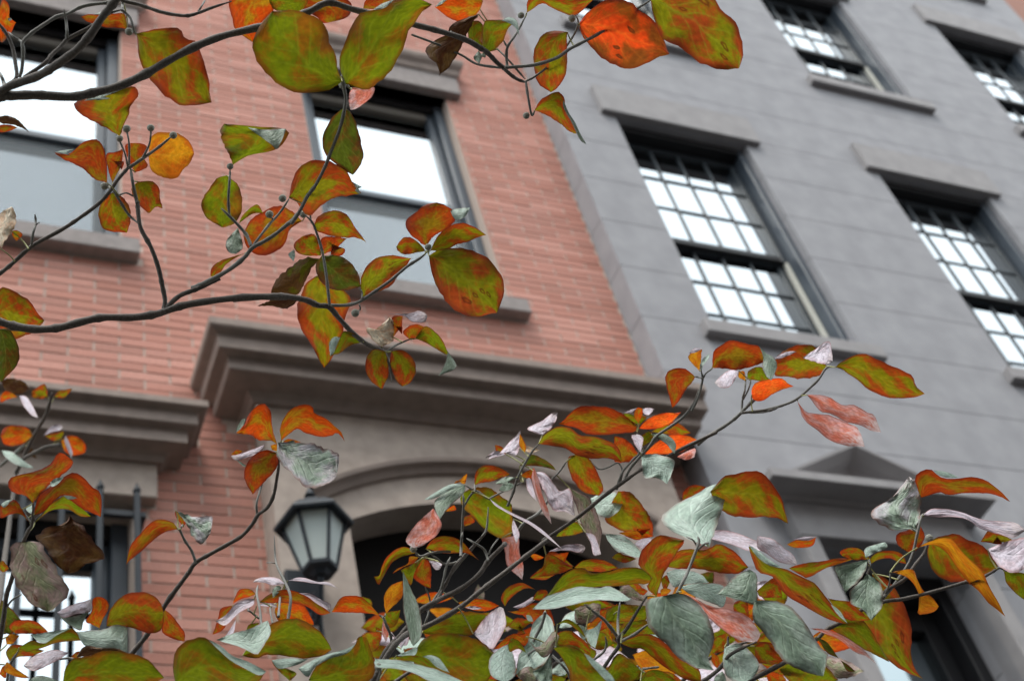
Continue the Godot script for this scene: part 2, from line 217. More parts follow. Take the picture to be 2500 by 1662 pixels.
		["P", 1.74, [1430, 1539, 1453, 1531, 1470, 1516, 1453, 1582], [1432, 1559, 1442, 1575]],
		["G", 1.70, [1361, 1524, 1384, 1511, 1409, 1524, 1422, 1539, 1430, 1557], [1384, 1521, 1407, 1537]],
		["G", 1.80, [1473, 1664, 1491, 1618, 1516, 1595, 1567, 1638], [1503, 1671, 1542, 1666]],
		["G", 1.9, [1564, 1664, 1580, 1638, 1618, 1638, 1656, 1666], [1605, 1671]],
		["P", 1.78, [1770, 1580, 1809, 1572, 1854, 1620, 1837, 1656], [1765, 1618, 1778, 1654, 1809, 1666]],
		["M", 1.84, [1809, 1582, 1834, 1572, 1872, 1567, 1900, 1580, 1910, 1605], [1829, 1610, 1860, 1620, 1890, 1615]],
		["O", 2.0, [1430, 1534, 1453, 1511, 1478, 1493, 1509, 1473], [1458, 1526, 1483, 1503]],
		["S", 1.95, [1402, 1488, 1432, 1475, 1465, 1475, 1463, 1503], [1407, 1519, 1437, 1521]],
		["S", 1.95, [1509, 1442, 1529, 1427, 1554, 1442, 1577, 1468], [1529, 1453, 1554, 1465]],
		["O", 2.0, [1554, 1442, 1567, 1435, 1582, 1442], [1570, 1453]],
		["M", 2.0, [1300, 1463, 1313, 1442, 1333, 1440, 1338, 1450], [1320, 1465]],
		["M", 2.02, [1300, 1407, 1325, 1384, 1338, 1351, 1399, 1386], [1333, 1407, 1374, 1397]],
		["O", 2.05, [1338, 1376, 1343, 1356, 1389, 1348], [1397, 1381, 1371, 1397]],
		["+L", 0, [1348, 1346, 1376, 1331, 1407, 1328, 1428, 1333], [1386, 1343, 1414, 1348]],
		["L", 2.0, [1430, 1300, 1453, 1308, 1468, 1353], [1442, 1325, 1450, 1356]],
		["P", 1.98, [1478, 1305, 1503, 1315, 1542, 1328, 1570, 1351], [1491, 1328, 1529, 1353, 1559, 1361]],
		["L", 2.04, [1549, 1328, 1567, 1315, 1592, 1315, 1592, 1333], [1570, 1341]],
		["M", 2.06, [1493, 1361, 1516, 1348, 1554, 1364], [1524, 1374]],
		["O", 2.1, [1511, 1300, 1554, 1318, 1598, 1308], [1592, 1290, 1554, 1292]],
		["M", 2.0, [1613, 1414, 1628, 1404, 1636, 1422], [1623, 1442]],
		["P", 2.05, [1628, 1397, 1656, 1389, 1707, 1399, 1732, 1422], [1643, 1432, 1676, 1427]],
		["L", 2.1, [1712, 1310, 1745, 1295, 1796, 1300, 1885, 1336], [1783, 1328, 1834, 1346]],
		["Y", 1.9, [1615, 1453, 1613, 1440, 1626, 1435, 1640, 1440], [1631, 1450]],
		["M", 1.95, [1791, 1478, 1798, 1468, 1824, 1468, 1829, 1509], [1796, 1498]],
		["M", 1.95, [1849, 1442, 1885, 1412, 1905, 1417, 1910, 1458], [1860, 1458]],
		["O", 2.0, [1737, 1592, 1755, 1605, 1753, 1633], [1740, 1618]],
		["D", 1.95, [1409, 1524, 1432, 1534, 1427, 1570], [1412, 1544]],
		["P", 1.95, [1364, 1631, 1371, 1615, 1394, 1618, 1397, 1643], [1376, 1643]],
		["D", 1.6, [1300, 1638, 1325, 1626, 1346, 1600, 1348, 1664], [1315, 1666]],
		["S", 1.75, [1285, 1554, 1313, 1580, 1351, 1542, 1364, 1552], [1325, 1605, 1356, 1577]]],
	"right": [
		["M", 1.95, [1735, 1200, 1768, 1164, 1806, 1155, 1853, 1150, 1890, 1185, 1912, 1225, 1925, 1278], [1760, 1245, 1810, 1262, 1860, 1262, 1895, 1264]],
		["P", 1.85, [1732, 1336, 1675, 1314, 1624, 1285, 1617, 1260, 1650, 1231, 1693, 1209, 1729, 1188, 1750, 1181], [1749, 1292, 1765, 1238, 1772, 1202]],
		["V", 1.93, [2241, 1301, 2216, 1292, 2183, 1295, 2155, 1283, 2133, 1268, 2126, 1254, 2147, 1233, 2183, 1211, 2201, 1186, 2219, 1163], [2250, 1268, 2251, 1236, 2248, 1211, 2253, 1200, 2244, 1175]],
		["R", 1.97, [2250, 1215, 2234, 1168, 2251, 1150, 2273, 1145, 2298, 1165, 2334, 1168, 2377, 1164, 2413, 1175, 2445, 1200, 2468, 1225], [2273, 1208, 2298, 1202, 2320, 1209, 2352, 1204, 2395, 1204, 2431, 1208]],
		["+P", 0, [2280, 1148, 2305, 1150, 2330, 1159, 2341, 1165], [2291, 1159, 2316, 1166]],
		["L", 1.90, [2255, 1258, 2273, 1243, 2312, 1242, 2352, 1251, 2395, 1267, 2441, 1272, 2481, 1276, 2506, 1294], [2284, 1263, 2323, 1261, 2363, 1268, 2395, 1290, 2438, 1303, 2474, 1313]],
		["L", 1.86, [2413, 1340, 2441, 1329, 2477, 1317, 2513, 1315, 2531, 1358], [2431, 1372, 2452, 1390, 2488, 1397]],
		["M", 1.95, [2481, 1322, 2441, 1301, 2416, 1294, 2395, 1322], [2423, 1326, 2452, 1329]],
		["R", 1.98, [2248, 1283, 2216, 1294, 2191, 1304, 2192, 1329, 2216, 1347], [2259, 1308, 2251, 1329, 2234, 1346]],
		["M", 1.90, [2273, 1319, 2302, 1308, 2341, 1304, 2366, 1319, 2398, 1329, 2423, 1358, 2438, 1383], [2266, 1344, 2269, 1372, 2287, 1401, 2316, 1419, 2352, 1421, 2380, 1426]],
		["Y", 1.82, [2241, 1337, 2269, 1322, 2320, 1313, 2348, 1344, 2377, 1372, 2402, 1397, 2416, 1430, 2438, 1469, 2456, 1505], [2280, 1329, 2309, 1347, 2334, 1380, 2359, 1415, 2388, 1441, 2416, 1473]],
		["Y", 1.82, [2178, 1397, 2201, 1392, 2230, 1390, 2241, 1415, 2255, 1441, 2277, 1458, 2293, 1480], [2208, 1405, 2230, 1423, 2244, 1451, 2244, 1480, 2244, 1500, 2280, 1494]],
		["D", 1.76, [2119, 1401, 2094, 1426, 2076, 1444, 2079, 1473, 2104, 1487, 2128, 1514], [2147, 1419, 2156, 1444, 2155, 1480, 2140, 1501]],
		["D", 1.84, [2119, 1365, 2087, 1372, 2051, 1380, 2038, 1387, 2065, 1448], [2115, 1390, 2097, 1419, 2079, 1433]],
		["M", 1.88, [2126, 1365, 2101, 1340, 2072, 1337, 2051, 1347, 2058, 1358], [2083, 1367]],
		["+P", 0, [2115, 1363, 2112, 1340, 2137, 1329, 2162, 1323], [2133, 1351, 2167, 1337]],
		["M", 1.88, [2122, 1380, 2126, 1362, 2147, 1347, 2180, 1344, 2205, 1354, 2214, 1376], [2144, 1367, 2173, 1363, 2194, 1372]],
		["M", 1.86, [1927, 1387, 1958, 1376, 2011, 1369, 2051, 1362, 2083, 1365], [1958, 1405, 1975, 1410, 2011, 1390, 2051, 1376]],
		["N", 1.88, [2133, 1401, 2126, 1423, 2083, 1466, 2083, 1509, 2101, 1548, 2155, 1602, 2208, 1638, 2255, 1657], [2165, 1412, 2191, 1444, 2212, 1484, 2225, 1523, 2226, 1562, 2225, 1602, 2237, 1634]],
		["G", 1.82, [2029, 1534, 2051, 1512, 2101, 1505, 2173, 1616], [2079, 1566, 2122, 1591]],
		["M", 1.76, [2022, 1460, 2051, 1466, 2079, 1469, 2101, 1491, 2126, 1512], [2044, 1491, 2069, 1512, 2101, 1516]],
		["+P", 0, [2029, 1475, 2051, 1491, 2070, 1522], [2044, 1498]],
		["K", 1.74, [1979, 1534, 2011, 1535, 2051, 1548, 2083, 1566, 2115, 1591, 2140, 1620], [2008, 1544, 2051, 1562, 2087, 1591, 2115, 1602]],
		["g", 1.80, [1993, 1555, 2018, 1566, 2033, 1584, 2051, 1609, 2072, 1623, 2090, 1639], [2004, 1570, 2022, 1595, 2051, 1609, 2069, 1638]],
		["M", 1.80, [1843, 1577, 1872, 1570, 1893, 1591, 1918, 1616], [1850, 1613, 1886, 1622]],
		["G", 1.88, [2452, 1394, 2481, 1397, 2506, 1405, 2506, 1466], [2459, 1423, 2484, 1451]],
		["O", 2.0, [1922, 1329, 1947, 1317, 1975, 1319, 1993, 1311], [1943, 1337, 1983, 1333]],
		["+L", 0, [1936, 1317, 1968, 1310, 1996, 1310], [1968, 1319]],
		["L", 1.98, [1850, 1308, 1886, 1315, 1915, 1337, 1940, 1358, 1947, 1380], [1850, 1337, 1872, 1351, 1904, 1372]],
		["N", 1.76, [1828, 1333, 1850, 1347, 1886, 1380, 1922, 1390, 1958, 1408, 1993, 1426, 2018, 1458, 2036, 1480, 2069, 1523], [1850, 1394, 1886, 1408, 1918, 1451, 1958, 1476, 2001, 1501, 2036, 1516]],
		["+P", 0, [1828, 1329, 1857, 1347, 1879, 1365, 1907, 1383, 1912, 1387], [1850, 1360, 1879, 1380]],
		["D", 1.68, [1843, 1466, 1886, 1466, 1929, 1480, 1961, 1512, 1983, 1548, 2008, 1584, 2022, 1602, 2011, 1650], [1839, 1512, 1872, 1552, 1897, 1591, 1922, 1620, 1968, 1641]],
		["M", 1.9, [2130, 1401, 2147, 1412, 2169, 1423, 2173, 1444], [2144, 1437]]],
	"spray": [
		["R", 2.12, [1556, 1042, 1534, 1018, 1509, 1004, 1480, 993, 1441, 991, 1412, 993, 1390, 1011, 1376, 1026, 1363, 1036], [1549, 1055, 1513, 1058, 1469, 1062, 1433, 1060, 1405, 1044]],
		["N", 2.06, [1314, 1083, 1329, 1062, 1358, 1042, 1390, 1043, 1419, 1062, 1459, 1067, 1495, 1080, 1513, 1098, 1518, 1127], [1347, 1089, 1379, 1094, 1405, 1110, 1441, 1119, 1484, 1119]],
		["L", 2.1, [1325, 1062, 1304, 1055, 1287, 1045, 1325, 1026, 1347, 1008, 1361, 1007], [1343, 1047, 1358, 1026]],
		["L", 2.08, [1260, 1112, 1235, 1105, 1221, 1105, 1271, 1050], [1268, 1094]],
		["R", 2.12, [1235, 1109, 1214, 1109, 1208, 1086], [1226, 1091]],
		["+L", 0, [1235, 1109, 1210, 1100, 1183, 1118], [1188, 1123, 1217, 1112]],
		["Y", 2.1, [1282, 1105, 1268, 1087, 1269, 1058], [1284, 1087]],
		["W", 2.12, [1268, 1094, 1289, 1089, 1318, 1098], [1296, 1105]],
		["g", 2.12, [1268, 1137, 1296, 1110, 1325, 1119, 1347, 1134, 1358, 1148], [1304, 1137, 1332, 1141]],
		["M", 2.08, [1159, 1184, 1159, 1159, 1174, 1139, 1203, 1136, 1228, 1145, 1246, 1159], [1174, 1179, 1203, 1175, 1224, 1166]],
		["D", 2.06, [1260, 1166, 1235, 1163, 1217, 1173, 1208, 1181], [1217, 1195, 1239, 1200, 1257, 1184]],
		["O", 2.1, [1268, 1163, 1286, 1150, 1305, 1142], [1282, 1166, 1300, 1168]],
		["L", 2.06, [1307, 1152, 1332, 1155, 1354, 1184, 1368, 1199, 1394, 1195, 1403, 1260], [1329, 1202, 1350, 1245, 1379, 1249]],
		["+K", 0, [1304, 1141, 1298, 1166, 1307, 1202, 1325, 1249, 1347, 1280], [1314, 1166, 1325, 1209, 1340, 1249]],
		["L", 2.08, [1284, 1170, 1296, 1170, 1311, 1224], [1289, 1199]],
		["M", 2.1, [1405, 1109, 1386, 1119, 1390, 1152, 1405, 1181, 1426, 1202, 1462, 1210], [1430, 1112, 1451, 1137, 1466, 1170, 1473, 1195]],
		["P", 2.0, [1566, 1114, 1595, 1108, 1624, 1114, 1648, 1128, 1630, 1181], [1568, 1141, 1574, 1166, 1599, 1166, 1617, 1173]],
		["Z", 2.12, [1574, 1108, 1597, 1085, 1628, 1064, 1653, 1060, 1679, 1063, 1704, 1074, 1702, 1080], [1602, 1108, 1628, 1109, 1658, 1105, 1684, 1092]],
		["K", 2.18, [1653, 1115, 1679, 1100, 1699, 1095, 1696, 1115], [1676, 1123]],
		["D", 2.06, [1591, 1059, 1617, 1058, 1638, 1067, 1651, 1085, 1647, 1108], [1610, 1072, 1628, 1085, 1640, 1100]],
		["Z", 2.1, [1560, 1046, 1577, 1026, 1602, 1013, 1628, 1007, 1648, 1008, 1663, 1006], [1584, 1048, 1610, 1045, 1633, 1036, 1648, 1023]],
		["M", 2.16, [1589, 1054, 1615, 1039, 1643, 1029, 1663, 1036, 1681, 1052, 1688, 1057], [1615, 1057, 1643, 1062, 1666, 1062]],
		["G", 2.12, [1559, 1039, 1538, 1026, 1522, 1011, 1526, 1008], [1579, 1018, 1551, 1013]],
		["+L", 0, [1522, 1009, 1538, 1001, 1556, 995], [1543, 1007]],
		["O", 2.1, [1559, 1034, 1548, 1013, 1556, 995, 1568, 997], [1569, 1013]],
		["L", 2.12, [1570, 997, 1584, 995, 1598, 998], [1571, 1008, 1584, 1013]],
		["L", 2.04, [1564, 1105, 1551, 1087, 1542, 1064, 1554, 1059], [1569, 1087, 1570, 1067]],
		["G", 2.1, [1566, 1092, 1564, 1067, 1584, 1052], [1577, 1085, 1602, 1067]],
		["R", 2.18, [1559, 1108, 1538, 1080, 1515, 1067, 1500, 1064], [1551, 1126, 1526, 1128, 1500, 1126]],
		["R", 2.06, [1698, 920, 1676, 901, 1653, 898, 1628, 910, 1626, 934, 1634, 967, 1642, 997], [1691, 932, 1676, 949, 1661, 975, 1649, 989]],
		["Y", 2.08, [1708, 905, 1691, 888, 1680, 873, 1686, 863, 1696, 853], [1712, 883, 1713, 863, 1714, 853]],
		["+L", 0, [1682, 863, 1696, 850, 1716, 851], [1699, 860]],
		["P", 2.06, [1713, 911, 1709, 891, 1719, 873, 1733, 863], [1717, 893, 1730, 876]],
		["R", 2.04, [1739, 898, 1743, 857, 1761, 843, 1786, 830, 1821, 838, 1854, 845, 1868, 864, 1871, 893], [1771, 900, 1807, 902, 1843, 893, 1864, 886]],
		["+D", 0, [1854, 845, 1871, 861, 1889, 871, 1898, 893, 1884, 929], [1864, 871, 1862, 896, 1871, 918]],
		["L", 2.1, [1804, 904, 1779, 904, 1757, 921, 1745, 934], [1796, 925, 1779, 946, 1757, 945]],
		["G", 2.12, [1825, 925, 1829, 904, 1861, 896, 1882, 930], [1854, 930]],
		["Y", 2.12, [1821, 930, 1804, 921, 1804, 907], [1818, 907]],
		["Z", 2.08, [1836, 964, 1836, 950, 1846, 934, 1871, 927, 1907, 923, 1925, 936, 1939, 943], [1839, 975, 1861, 979, 1889, 961, 1914, 950]],
		["M", 2.12, [2018, 893, 1993, 848, 1971, 841, 1943, 843, 1918, 854, 1893, 875, 1889, 889], [2011, 911, 1986, 921, 1954, 925, 1918, 918, 1893, 918]],
		["+L", 0, [1889, 877, 1914, 861, 1936, 857, 1946, 859], [1907, 875]],
		["L", 2.06, [1961, 873, 1989, 854, 2025, 833, 2034, 882], [1986, 882, 2014, 889]],
		["M", 2.08, [2041, 896, 2057, 882, 2086, 868, 2111, 864, 2143, 877, 2168, 889, 2204, 904, 2229, 918, 2238, 943, 2259, 961], [2064, 907, 2096, 929, 2114, 946, 2143, 962, 2182, 972, 2221, 971, 2243, 968]],
		["K", 2.06, [1971, 964, 2004, 964, 2029, 971, 2057, 989, 2086, 988, 2114, 1004, 2136, 1014, 2143, 1032, 2152, 1055], [1986, 982, 2004, 1004, 2032, 1011, 2064, 1029, 2104, 1039, 2129, 1052]],
		["K", 2.1, [1948, 979, 1968, 1004, 2000, 1011, 2029, 1014, 2068, 1032, 2096, 1046, 2112, 1090], [1954, 1000, 1968, 1029, 1996, 1050, 2021, 1071, 2068, 1088]],
		["G", 2.14, [1123, 1217, 1134, 1199, 1159, 1190, 1195, 1191, 1221, 1209, 1250, 1231], [1131, 1238, 1159, 1267, 1188, 1296, 1224, 1314, 1250, 1303]],
		["R", 2.18, [1134, 1285, 1131, 1264, 1149, 1256], [1159, 1274]],
		["O", 2.16, [1087, 1249, 1098, 1238, 1109, 1233], [1113, 1245]],
		["D", 2.06, [1134, 1184, 1102, 1181, 1073, 1209, 1059, 1231, 1073, 1271], [1134, 1202, 1102, 1231, 1084, 1253]],
		["+P", 0, [1131, 1184, 1102, 1181, 1066, 1199, 1035, 1220], [1102, 1195, 1059, 1217]],
		["Y", 2.08, [1134, 1184, 1116, 1173, 1109, 1181, 1141, 1155], [1138, 1173]],
		["L", 2.04, [1195, 1217, 1224, 1238, 1260, 1256, 1296, 1274, 1332, 1300, 1376, 1343], [1210, 1235, 1246, 1256, 1289, 1278, 1329, 1307]],
		["L", 2.12, [1253, 1267, 1250, 1292, 1260, 1328], [1268, 1303]],
		["K", 2.14, [1224, 1314, 1232, 1346, 1239, 1382, 1275, 1415], [1264, 1310, 1268, 1346, 1278, 1382]],
		["S", 2.1, [1394, 1195, 1405, 1231, 1423, 1292, 1441, 1321, 1462, 1354], [1433, 1209, 1455, 1245, 1469, 1289, 1466, 1328]],
		["G", 2.16, [1358, 1310, 1379, 1282, 1412, 1274, 1430, 1296], [1397, 1307]],
		["P", 2.16, [1441, 1217, 1473, 1202, 1505, 1202, 1522, 1227], [1455, 1253, 1484, 1264, 1509, 1249]],
		["M", 2.14, [1509, 1199, 1541, 1202, 1567, 1231, 1592, 1274, 1595, 1310], [1477, 1267, 1520, 1296, 1559, 1314]],
		["P", 2.1, [1480, 1303, 1520, 1307, 1549, 1328, 1574, 1361], [1498, 1339, 1534, 1357]],
		["O", 2.18, [1293, 1354, 1307, 1352, 1329, 1361], [1307, 1368]],
		["L", 2.12, [1340, 1346, 1376, 1332, 1415, 1328, 1429, 1336], [1383, 1343, 1419, 1350]],
		["M", 2.12, [1347, 1393, 1336, 1357, 1354, 1346, 1401, 1382], [1368, 1400]],
		["M", 2.14, [1293, 1411, 1325, 1386, 1368, 1393], [1332, 1415]],
		["R", 2.14, [1668, 1227, 1668, 1202, 1689, 1184, 1725, 1188], [1704, 1209]]],
	"filler": [
		["M", 2.84, [1395, 1585, 1411, 1582, 1419, 1574, 1420, 1560, 1417, 1549], [1391, 1570, 1394, 1559, 1406, 1552]],
		["M", 2.76, [987, 1518, 957, 1497, 930, 1495, 900, 1512, 881, 1533], [963, 1540, 937, 1548, 904, 1542]],
		["M", 2.20, [1590, 1656, 1608, 1671, 1628, 1677, 1653, 1674, 1670, 1668], [1613, 1641, 1634, 1640, 1656, 1653]],
		["G", 2.52, [1471, 1606, 1507, 1596, 1518, 1583, 1502, 1564, 1477, 1550], [1460, 1591, 1460, 1576, 1469, 1560]],
		["G", 2.37, [1686, 1521, 1707, 1533, 1726, 1534, 1747, 1523, 1761, 1513], [1703, 1503, 1721, 1496, 1744, 1503]],
		["O", 2.83, [1845, 1440, 1861, 1457, 1880, 1467, 1905, 1468, 1923, 1465], [1868, 1437, 1888, 1441, 1909, 1454]],
		["G", 2.46, [1264, 1520, 1234, 1502, 1203, 1495, 1164, 1498, 1138, 1505], [1230, 1532, 1198, 1532, 1161, 1519]],
		["D", 2.49, [1082, 1585, 1103, 1589, 1122, 1586, 1143, 1574, 1157, 1565], [1096, 1561, 1113, 1551, 1138, 1555]],
		["G", 2.90, [1991, 1594, 1978, 1582, 1966, 1579, 1950, 1585, 1940, 1592], [1978, 1603, 1965, 1605, 1950, 1599]],
		["M", 2.43, [1157, 1596, 1174, 1625, 1195, 1638, 1227, 1633, 1250, 1623], [1183, 1592, 1207, 1596, 1233, 1611]],
		["L", 2.32, [1595, 1520, 1627, 1534, 1655, 1532, 1684, 1512, 1701, 1491], [1616, 1494, 1641, 1482, 1676, 1484]],
		["O", 2.47, [1885, 1596, 1864, 1588, 1844, 1588, 1822, 1599, 1808, 1611], [1867, 1608, 1849, 1614, 1824, 1613]],
		["G", 2.52, [1359, 1675, 1380, 1695, 1404, 1705, 1436, 1708, 1458, 1706], [1388, 1670, 1414, 1675, 1441, 1691]],
		["P", 2.30, [1199, 1678, 1190, 1666, 1179, 1658, 1162, 1654, 1151, 1652], [1181, 1682, 1168, 1678, 1157, 1665]],
		["M", 2.22, [1485, 1692, 1502, 1683, 1507, 1672, 1498, 1659, 1487, 1650], [1470, 1681, 1466, 1670, 1476, 1658]],
		["G", 2.51, [1552, 1680, 1547, 1662, 1537, 1649, 1519, 1640, 1506, 1635], [1525, 1684, 1509, 1677, 1504, 1655]],
		["P", 2.70, [965, 1581, 997, 1609, 1026, 1613, 1057, 1592, 1076, 1566], [991, 1564, 1018, 1557, 1053, 1561]],
		["L", 2.79, [976, 1563, 945, 1549, 915, 1547, 880, 1557, 856, 1570], [947, 1576, 917, 1580, 881, 1576]],
		["Y", 2.21, [1544, 1598, 1562, 1629, 1587, 1645, 1624, 1648, 1651, 1645], [1581, 1586, 1611, 1592, 1637, 1619]],
		["G", 2.21, [1382, 1657, 1346, 1644, 1312, 1643, 1272, 1655, 1245, 1667], [1350, 1687, 1316, 1697, 1274, 1685]],
		["M", 2.84, [1446, 1599, 1427, 1591, 1408, 1590, 1385, 1598, 1371, 1605], [1429, 1618, 1410, 1624, 1387, 1616]],
		["M", 2.45, [1448, 1502, 1466, 1508, 1482, 1505, 1498, 1492, 1507, 1481], [1455, 1477, 1468, 1467, 1490, 1471]],
		["O", 2.39, [1318, 1591, 1338, 1594, 1347, 1589, 1343, 1575, 1335, 1563], [1311, 1577, 1313, 1569, 1324, 1564]],
		["S", 2.44, [1935, 1656, 1962, 1672, 1985, 1671, 2006, 1652, 2019, 1631], [1951, 1632, 1970, 1622, 1998, 1624]],
		["G", 2.58, [927, 1624, 950, 1631, 972, 1630, 996, 1620, 1012, 1610], [946, 1609, 967, 1603, 994, 1605]],
		["M", 2.24, [1788, 1695, 1801, 1692, 1810, 1685, 1815, 1673, 1818, 1663], [1783, 1675, 1787, 1664, 1802, 1661]],
		["P", 2.28, [1107, 1563, 1116, 1558, 1120, 1551, 1118, 1542, 1115, 1534], [1097, 1552, 1097, 1544, 1105, 1538]],
		["D", 2.53, [1495, 1686, 1467, 1663, 1437, 1655, 1399, 1660, 1373, 1667], [1460, 1711, 1428, 1715, 1394, 1693]],
		["S", 2.25, [1943, 1627, 1967, 1636, 1987, 1633, 2005, 1615, 2015, 1598], [1955, 1606, 1972, 1595, 1997, 1594]],
		["L", 2.30, [1408, 1609, 1440, 1626, 1472, 1630, 1511, 1620, 1536, 1610], [1440, 1579, 1472, 1572, 1511, 1588]],
		["G", 2.55, [1997, 1694, 1995, 1667, 1984, 1653, 1960, 1650, 1941, 1653], [1968, 1705, 1949, 1701, 1941, 1677]],
		["M", 2.31, [1193, 1679, 1218, 1657, 1223, 1638, 1206, 1618, 1185, 1605], [1173, 1662, 1166, 1644, 1175, 1621]],
		["G", 2.83, [1416, 1699, 1440, 1712, 1460, 1711, 1479, 1693, 1489, 1675], [1429, 1677, 1446, 1667, 1471, 1669]],
		["O", 2.57, [1743, 1554, 1777, 1559, 1796, 1550, 1802, 1522, 1798, 1497], [1748, 1531, 1760, 1515, 1782, 1503]],
		["G", 2.78, [1235, 1539, 1218, 1509, 1196, 1497, 1164, 1503, 1141, 1515], [1206, 1556, 1181, 1555, 1156, 1535]],
		["G", 2.53, [1109, 1579, 1079, 1567, 1051, 1568, 1019, 1582, 999, 1596], [1084, 1602, 1058, 1611, 1023, 1606]],
		["G", 2.20, [1439, 1619, 1454, 1602, 1455, 1589, 1440, 1579, 1425, 1573], [1408, 1616, 1397, 1607, 1408, 1589]],
		["G", 2.83, [1442, 1528, 1467, 1547, 1495, 1555, 1530, 1554, 1555, 1550], [1473, 1518, 1502, 1520, 1534, 1535]],
		["G", 2.67, [905, 1490, 908, 1473, 903, 1463, 889, 1458, 877, 1457], [892, 1487, 884, 1480, 878, 1467]],
		["M", 2.69, [1851, 1602, 1877, 1627, 1904, 1634, 1937, 1621, 1959, 1604], [1878, 1589, 1905, 1587, 1937, 1595]],
		["P", 2.55, [1493, 1664, 1480, 1650, 1464, 1643, 1444, 1643, 1429, 1644], [1471, 1677, 1454, 1677, 1438, 1661]],
		["M", 2.69, [1891, 1474, 1871, 1459, 1851, 1456, 1828, 1465, 1813, 1477], [1872, 1484, 1852, 1487, 1829, 1482]],
		["S", 2.75, [1108, 1603, 1124, 1604, 1134, 1599, 1139, 1586, 1141, 1575], [1107, 1585, 1112, 1575, 1127, 1572]],
		["G", 2.29, [1453, 1618, 1436, 1601, 1417, 1594, 1392, 1597, 1375, 1603], [1431, 1627, 1411, 1627, 1389, 1615]],
		["Y", 2.78, [1047, 1487, 1073, 1512, 1102, 1522, 1138, 1515, 1164, 1504], [1077, 1483, 1107, 1486, 1141, 1496]],
		["P", 2.31, [1366, 1532, 1389, 1532, 1408, 1524, 1425, 1505, 1435, 1490], [1375, 1509, 1391, 1495, 1416, 1489]],
		["L", 2.30, [1722, 1545, 1748, 1543, 1759, 1534, 1755, 1515, 1746, 1498], [1717, 1528, 1720, 1515, 1734, 1504]],
		["S", 2.36, [1268, 1638, 1289, 1644, 1309, 1642, 1330, 1630, 1343, 1620], [1282, 1612, 1299, 1601, 1325, 1608]],
		["G", 2.73, [1883, 1620, 1889, 1605, 1887, 1593, 1876, 1581, 1866, 1574], [1864, 1614, 1856, 1604, 1859, 1587]],
		["M", 2.89, [994, 1670, 966, 1651, 938, 1646, 904, 1657, 881, 1669], [966, 1698, 937, 1704, 904, 1689]],
		["G", 2.55, [1632, 1588, 1643, 1615, 1660, 1629, 1688, 1629, 1709, 1622], [1656, 1585, 1677, 1591, 1697, 1608]],
		["O", 2.48, [1010, 1468, 1036, 1474, 1061, 1474, 1090, 1466, 1109, 1459], [1034, 1451, 1058, 1445, 1088, 1450]],
		["G", 2.53, [1912, 1583, 1945, 1596, 1965, 1591, 1975, 1565, 1975, 1538], [1918, 1558, 1932, 1544, 1956, 1539]],
		["G", 2.87, [1506, 1613, 1520, 1640, 1539, 1650, 1565, 1643, 1584, 1631], [1528, 1607, 1548, 1609, 1570, 1621]],
		["g", 2.36, [1369, 1568, 1365, 1548, 1354, 1536, 1334, 1531, 1319, 1529], [1345, 1574, 1329, 1568, 1321, 1548]],
		["G", 2.17, [1636, 1634, 1669, 1641, 1691, 1634, 1706, 1607, 1710, 1582], [1644, 1606, 1661, 1590, 1689, 1583]],
		["G", 2.19, [1903, 1634, 1934, 1669, 1969, 1683, 2016, 1674, 2048, 1660], [1945, 1608, 1983, 1606, 2023, 1632]],
		["R", 2.18, [1166, 1636, 1186, 1653, 1207, 1659, 1233, 1653, 1251, 1643], [1188, 1632, 1209, 1632, 1235, 1638]],
		["D", 2.55, [1399, 1492, 1408, 1485, 1410, 1478, 1405, 1469, 1399, 1463], [1384, 1485, 1381, 1478, 1388, 1469]],
		["g", 2.76, [1294, 1633, 1292, 1616, 1283, 1606, 1267, 1601, 1255, 1601], [1278, 1634, 1266, 1628, 1258, 1614]],
		["R", 2.42, [1774, 1602, 1797, 1613, 1816, 1613, 1836, 1597, 1847, 1582], [1788, 1584, 1806, 1576, 1830, 1577]],
		["O", 2.18, [1923, 1668, 1915, 1653, 1903, 1644, 1884, 1640, 1871, 1639], [1901, 1678, 1885, 1675, 1874, 1657]],
		["G", 2.43, [1507, 1604, 1495, 1572, 1477, 1558, 1447, 1562, 1424, 1573], [1482, 1608, 1460, 1603, 1438, 1587]],
		["M", 2.77, [1794, 1556, 1824, 1571, 1852, 1573, 1883, 1558, 1904, 1543], [1819, 1529, 1845, 1520, 1880, 1529]],
		["P", 2.89, [1300, 1609, 1317, 1614, 1328, 1610, 1332, 1596, 1332, 1583], [1297, 1590, 1302, 1580, 1318, 1579]],
		["G", 2.39, [1541, 1560, 1560, 1545, 1564, 1532, 1551, 1519, 1536, 1510], [1518, 1550, 1512, 1538, 1522, 1522]],
		["O", 2.42, [1671, 1513, 1682, 1486, 1678, 1467, 1656, 1455, 1634, 1452], [1644, 1508, 1630, 1495, 1629, 1471]],
		["P", 2.38, [1379, 1648, 1388, 1634, 1387, 1624, 1374, 1618, 1363, 1615], [1354, 1650, 1344, 1645, 1351, 1629]],
		["G", 2.70, [1546, 1646, 1551, 1632, 1549, 1620, 1538, 1608, 1528, 1602], [1524, 1643, 1515, 1633, 1519, 1616]],
		["D", 2.36, [1745, 1669, 1765, 1671, 1774, 1667, 1772, 1652, 1765, 1639], [1744, 1657, 1748, 1649, 1758, 1642]],
		["M", 2.74, [953, 1582, 935, 1575, 918, 1574, 898, 1580, 885, 1586], [937, 1602, 920, 1608, 900, 1599]],
		["P", 2.47, [991, 1652, 1011, 1647, 1020, 1638, 1018, 1620, 1012, 1606], [980, 1633, 981, 1619, 996, 1610]],
		["D", 2.65, [1265, 1691, 1291, 1699, 1304, 1695, 1305, 1675, 1299, 1655], [1266, 1675, 1273, 1664, 1288, 1658]],
